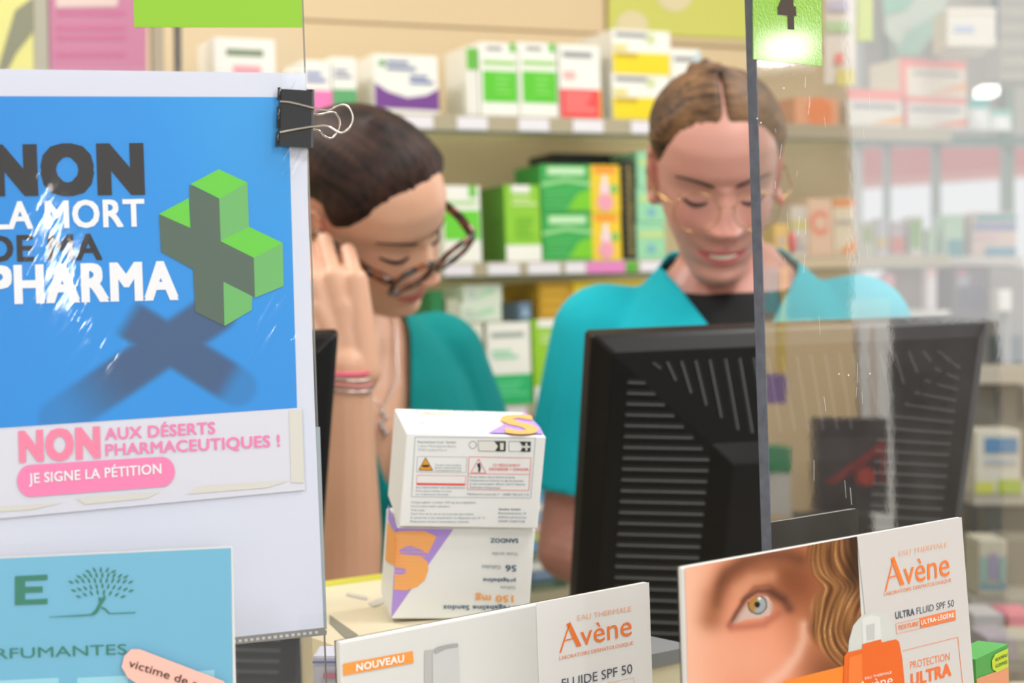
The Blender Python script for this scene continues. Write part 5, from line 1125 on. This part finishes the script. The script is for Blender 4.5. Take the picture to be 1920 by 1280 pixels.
for q in ([(-20, 1276), (110, 1270), (110, 1310), (-20, 1310)], [(145, 1270), (240, 1266), (240, 1310), (145, 1310)], [(330, 1262), (402, 1255), (402, 1310), (330, 1310)]): ppoly(b, QP, q, fmat((150, 210, 228)), .0005)
b.build('blue_field', t)
b = MB(); gi = mat('emblem_green', (28, 122, 98), .5); o4 = .0007
ppoly(b, QP, [(28, 1080), (89, 1077), (89, 1087), (47, 1089), (47, 1100), (80, 1099), (80, 1110), (47, 1111), (47, 1124), (89, 1122), (89, 1132), (28, 1134)], gi, o4)
text(b, QP, 'PARFUMANTES', (-62, 1237), (238, 1226), 19, gi, o4, .002)
rs = random.Random(3)
for row in range(5):
    n_ = [5, 9, 11, 11, 8][row]; ry_ = [1068, 1078, 1088, 1098, 1109][row]; wr_ = [24, 44, 56, 54, 42][row]
    for k in range(n_):
        u = (k / (n_ - 1) - .5) * 2; cx, cy = 189 + u * wr_ + (row % 2) * 3, ry_ + 5 * u * u + (4 if row > 2 else -2) * abs(u); an = (90 - 62 * u) if row < 3 else (90 + 70 * (-u)); an = R(an); lx, ly = 6.3 * math.cos(an), -6.3 * math.sin(an); nx, ny = -ly * .33, lx * .33
        if row >= 3: lx, ly = lx * .95, ly * .95
        ppoly(b, QP, [(cx - lx, cy - ly), (cx - lx * .3 + nx, cy - ly * .3 + ny), (cx + lx * .4 + nx * .8, cy + ly * .4 + ny * .8), (cx + lx, cy + ly), (cx + lx * .4 - nx * .8, cy + ly * .4 - ny * .8), (cx - lx * .3 - nx, cy - ly * .3 - ny)], gi, o4)
ppoly(b, QP, [(92, 1156), (170, 1151), (178, 1144), (186, 1130), (184, 1119), (193, 1121), (196, 1112), (198, 1122), (190, 1134), (183, 1148), (176, 1153), (150, 1155), (92, 1157)], gi, o4 + .0002)
ppoly(b, QP, [(190, 1137), (198, 1140), (206, 1149), (254, 1147), (254, 1149), (204, 1151), (196, 1143), (189, 1140)], gi, o4 + .0002)
b.build('emblem', t)
b = MB(); b.poly([QP.hit(-90, 1020, .002), QP.hit(436, 1020, .002), QP.hit(447, 1300, .002), QP.hit(-90, 1300, .002)], glass_mat('card_sleeve', .03, .01, .12, fres=1.0, bump=.7, scale=5, stretch=(2, 2, 5))); b.build('clear_sleeve', t)
t = empty('sticker', QP.hit(300, 1260, .003), 'peach pink sticker with handwriting across the sky blue card', 'sticker')
b = MB(); b.slab([QP.hit(x, y, .0034) for x, y in [(228, 1250), (233, 1230), (246, 1217), (262, 1217), (420, 1277), (430, 1310), (300, 1310), (240, 1270)]], -QP.n * .0006, mat('sticker_peach', (250, 192, 178), .5)); b.build('label', t)
b = MB(); text(b, QP, 'victime de son', (240, 1249), (395, 1298), 15, inkk, .0038, .005, up=(.3, -.95)); b.build('handwriting', t)

# ---------------------------------------------------------------- far right furniture that the right panel mirrors
RM = Matrix.Identity(4)
def mir(p): p = Vector(p); return p - EP.n * (2 * (p - EP.p).dot(EP.n))
def mbox(name, x0, x1, y0, y1, D, dep, c, label, cat, extra=(), group=None, part='body', tofloor=False):
    p = [mir(P(x0, y0, D)), mir(P(x1, y0, D)), mir(P(x1, y1, D)), mir(P(x0, y1, D))]
    if tofloor: p[2].z = 0; p[3].z = 0; p[2].x, p[2].y = p[1].x, p[1].y; p[3].x, p[3].y = p[0].x, p[0].y
    d = mir(P(x0, y0, D) + Vector((0, dep, 0))) - mir(P(x0, y0, D))
    t = empty(name, (p[2] + p[3]) / 2, label, cat, group); MB().slab(p, d, fmat(c)).build(part, t)
    if extra:
        b = MB(); dn = d.normalized()
        for k, (pts_, c2) in enumerate(extra): b.poly([mir(P(x, y, D)) - dn * (.002 + .0004 * k) for x, y in pts_], fmat(c2))
        b.build('print', t)
    return t
mbox('tall_cupboard', 1405, 1606, 600, 1300, 2.3, .3, (244, 216, 168), 'tall beige cupboard beyond the right end of the counter, mirrored in the clear panel', 'cupboard', tofloor=True)
mbox('display_post', 1612, 1668, 560, 800, 2.3, .06, (250, 250, 250), 'white glazed post beside the beige cupboard at the right', 'post', [([(1636, 610), (1642, 610), (1642, 800), (1636, 800)], (215, 190, 160))], tofloor=True)
mbox('desk_calendar', 1538, 1668, 785, 960, 2.1, .05, (62, 50, 48), 'dark tent calendar with a red corner triangle, mirrored in the clear panel', 'calendar', [([(1545, 905), (1662, 822), (1662, 905)], (150, 40, 35)), ([(1570, 905), (1655, 845), (1655, 905)], (40, 26, 26)), (circ(1625, 892, 18), (190, 60, 45))])
for x0, x1, y0, y1, c, lb in [(1446, 1478, 700, 755, (130, 95, 165), 'purple pack on the mirrored counter end'), (1440, 1486, 838, 885, (40, 150, 90), 'green pack on the mirrored counter end'), (1450, 1484, 886, 965, (225, 222, 215), 'white pack on the mirrored counter end'), (1445, 1490, 1005, 1050, (235, 185, 70), 'amber pack on the mirrored counter end'), (1468, 1478, 500, 700, (235, 200, 80), 'narrow yellow strip standing beside the mirrored cupboard'), (1446, 1462, 500, 585, (60, 165, 175), 'narrow teal strip standing beside the mirrored cupboard')]:
    mbox('product_pack', x0, x1, y0, y1, 2.1, .05, c, lb, 'pack')

mbox('reflection_blocker', 1676, 1870, 600, 1300, 2.4, .4, (58, 50, 46), 'unseen dark block added beyond the beige cupboard to darken the panel reflection', 'cabinet', tofloor=True)  # added dark block, keeps the reflection over the monitor dark
mbox('low_cabinet', 1500, 1640, 965, 1300, 2.05, .05, (60, 52, 44), 'dark brown low cabinet under the dark tent calendar', 'cabinet', tofloor=True)

vthing('medicine_carton', 586, 652, 1228, 1776, .985, .03, (200, 200, 214), 'lavender grey carton standing left of the orange flagged display', 'box', [(0, .02, 1, .028, (120, 130, 180)), (.3, .06, .8, .08, (200, 130, 150))])
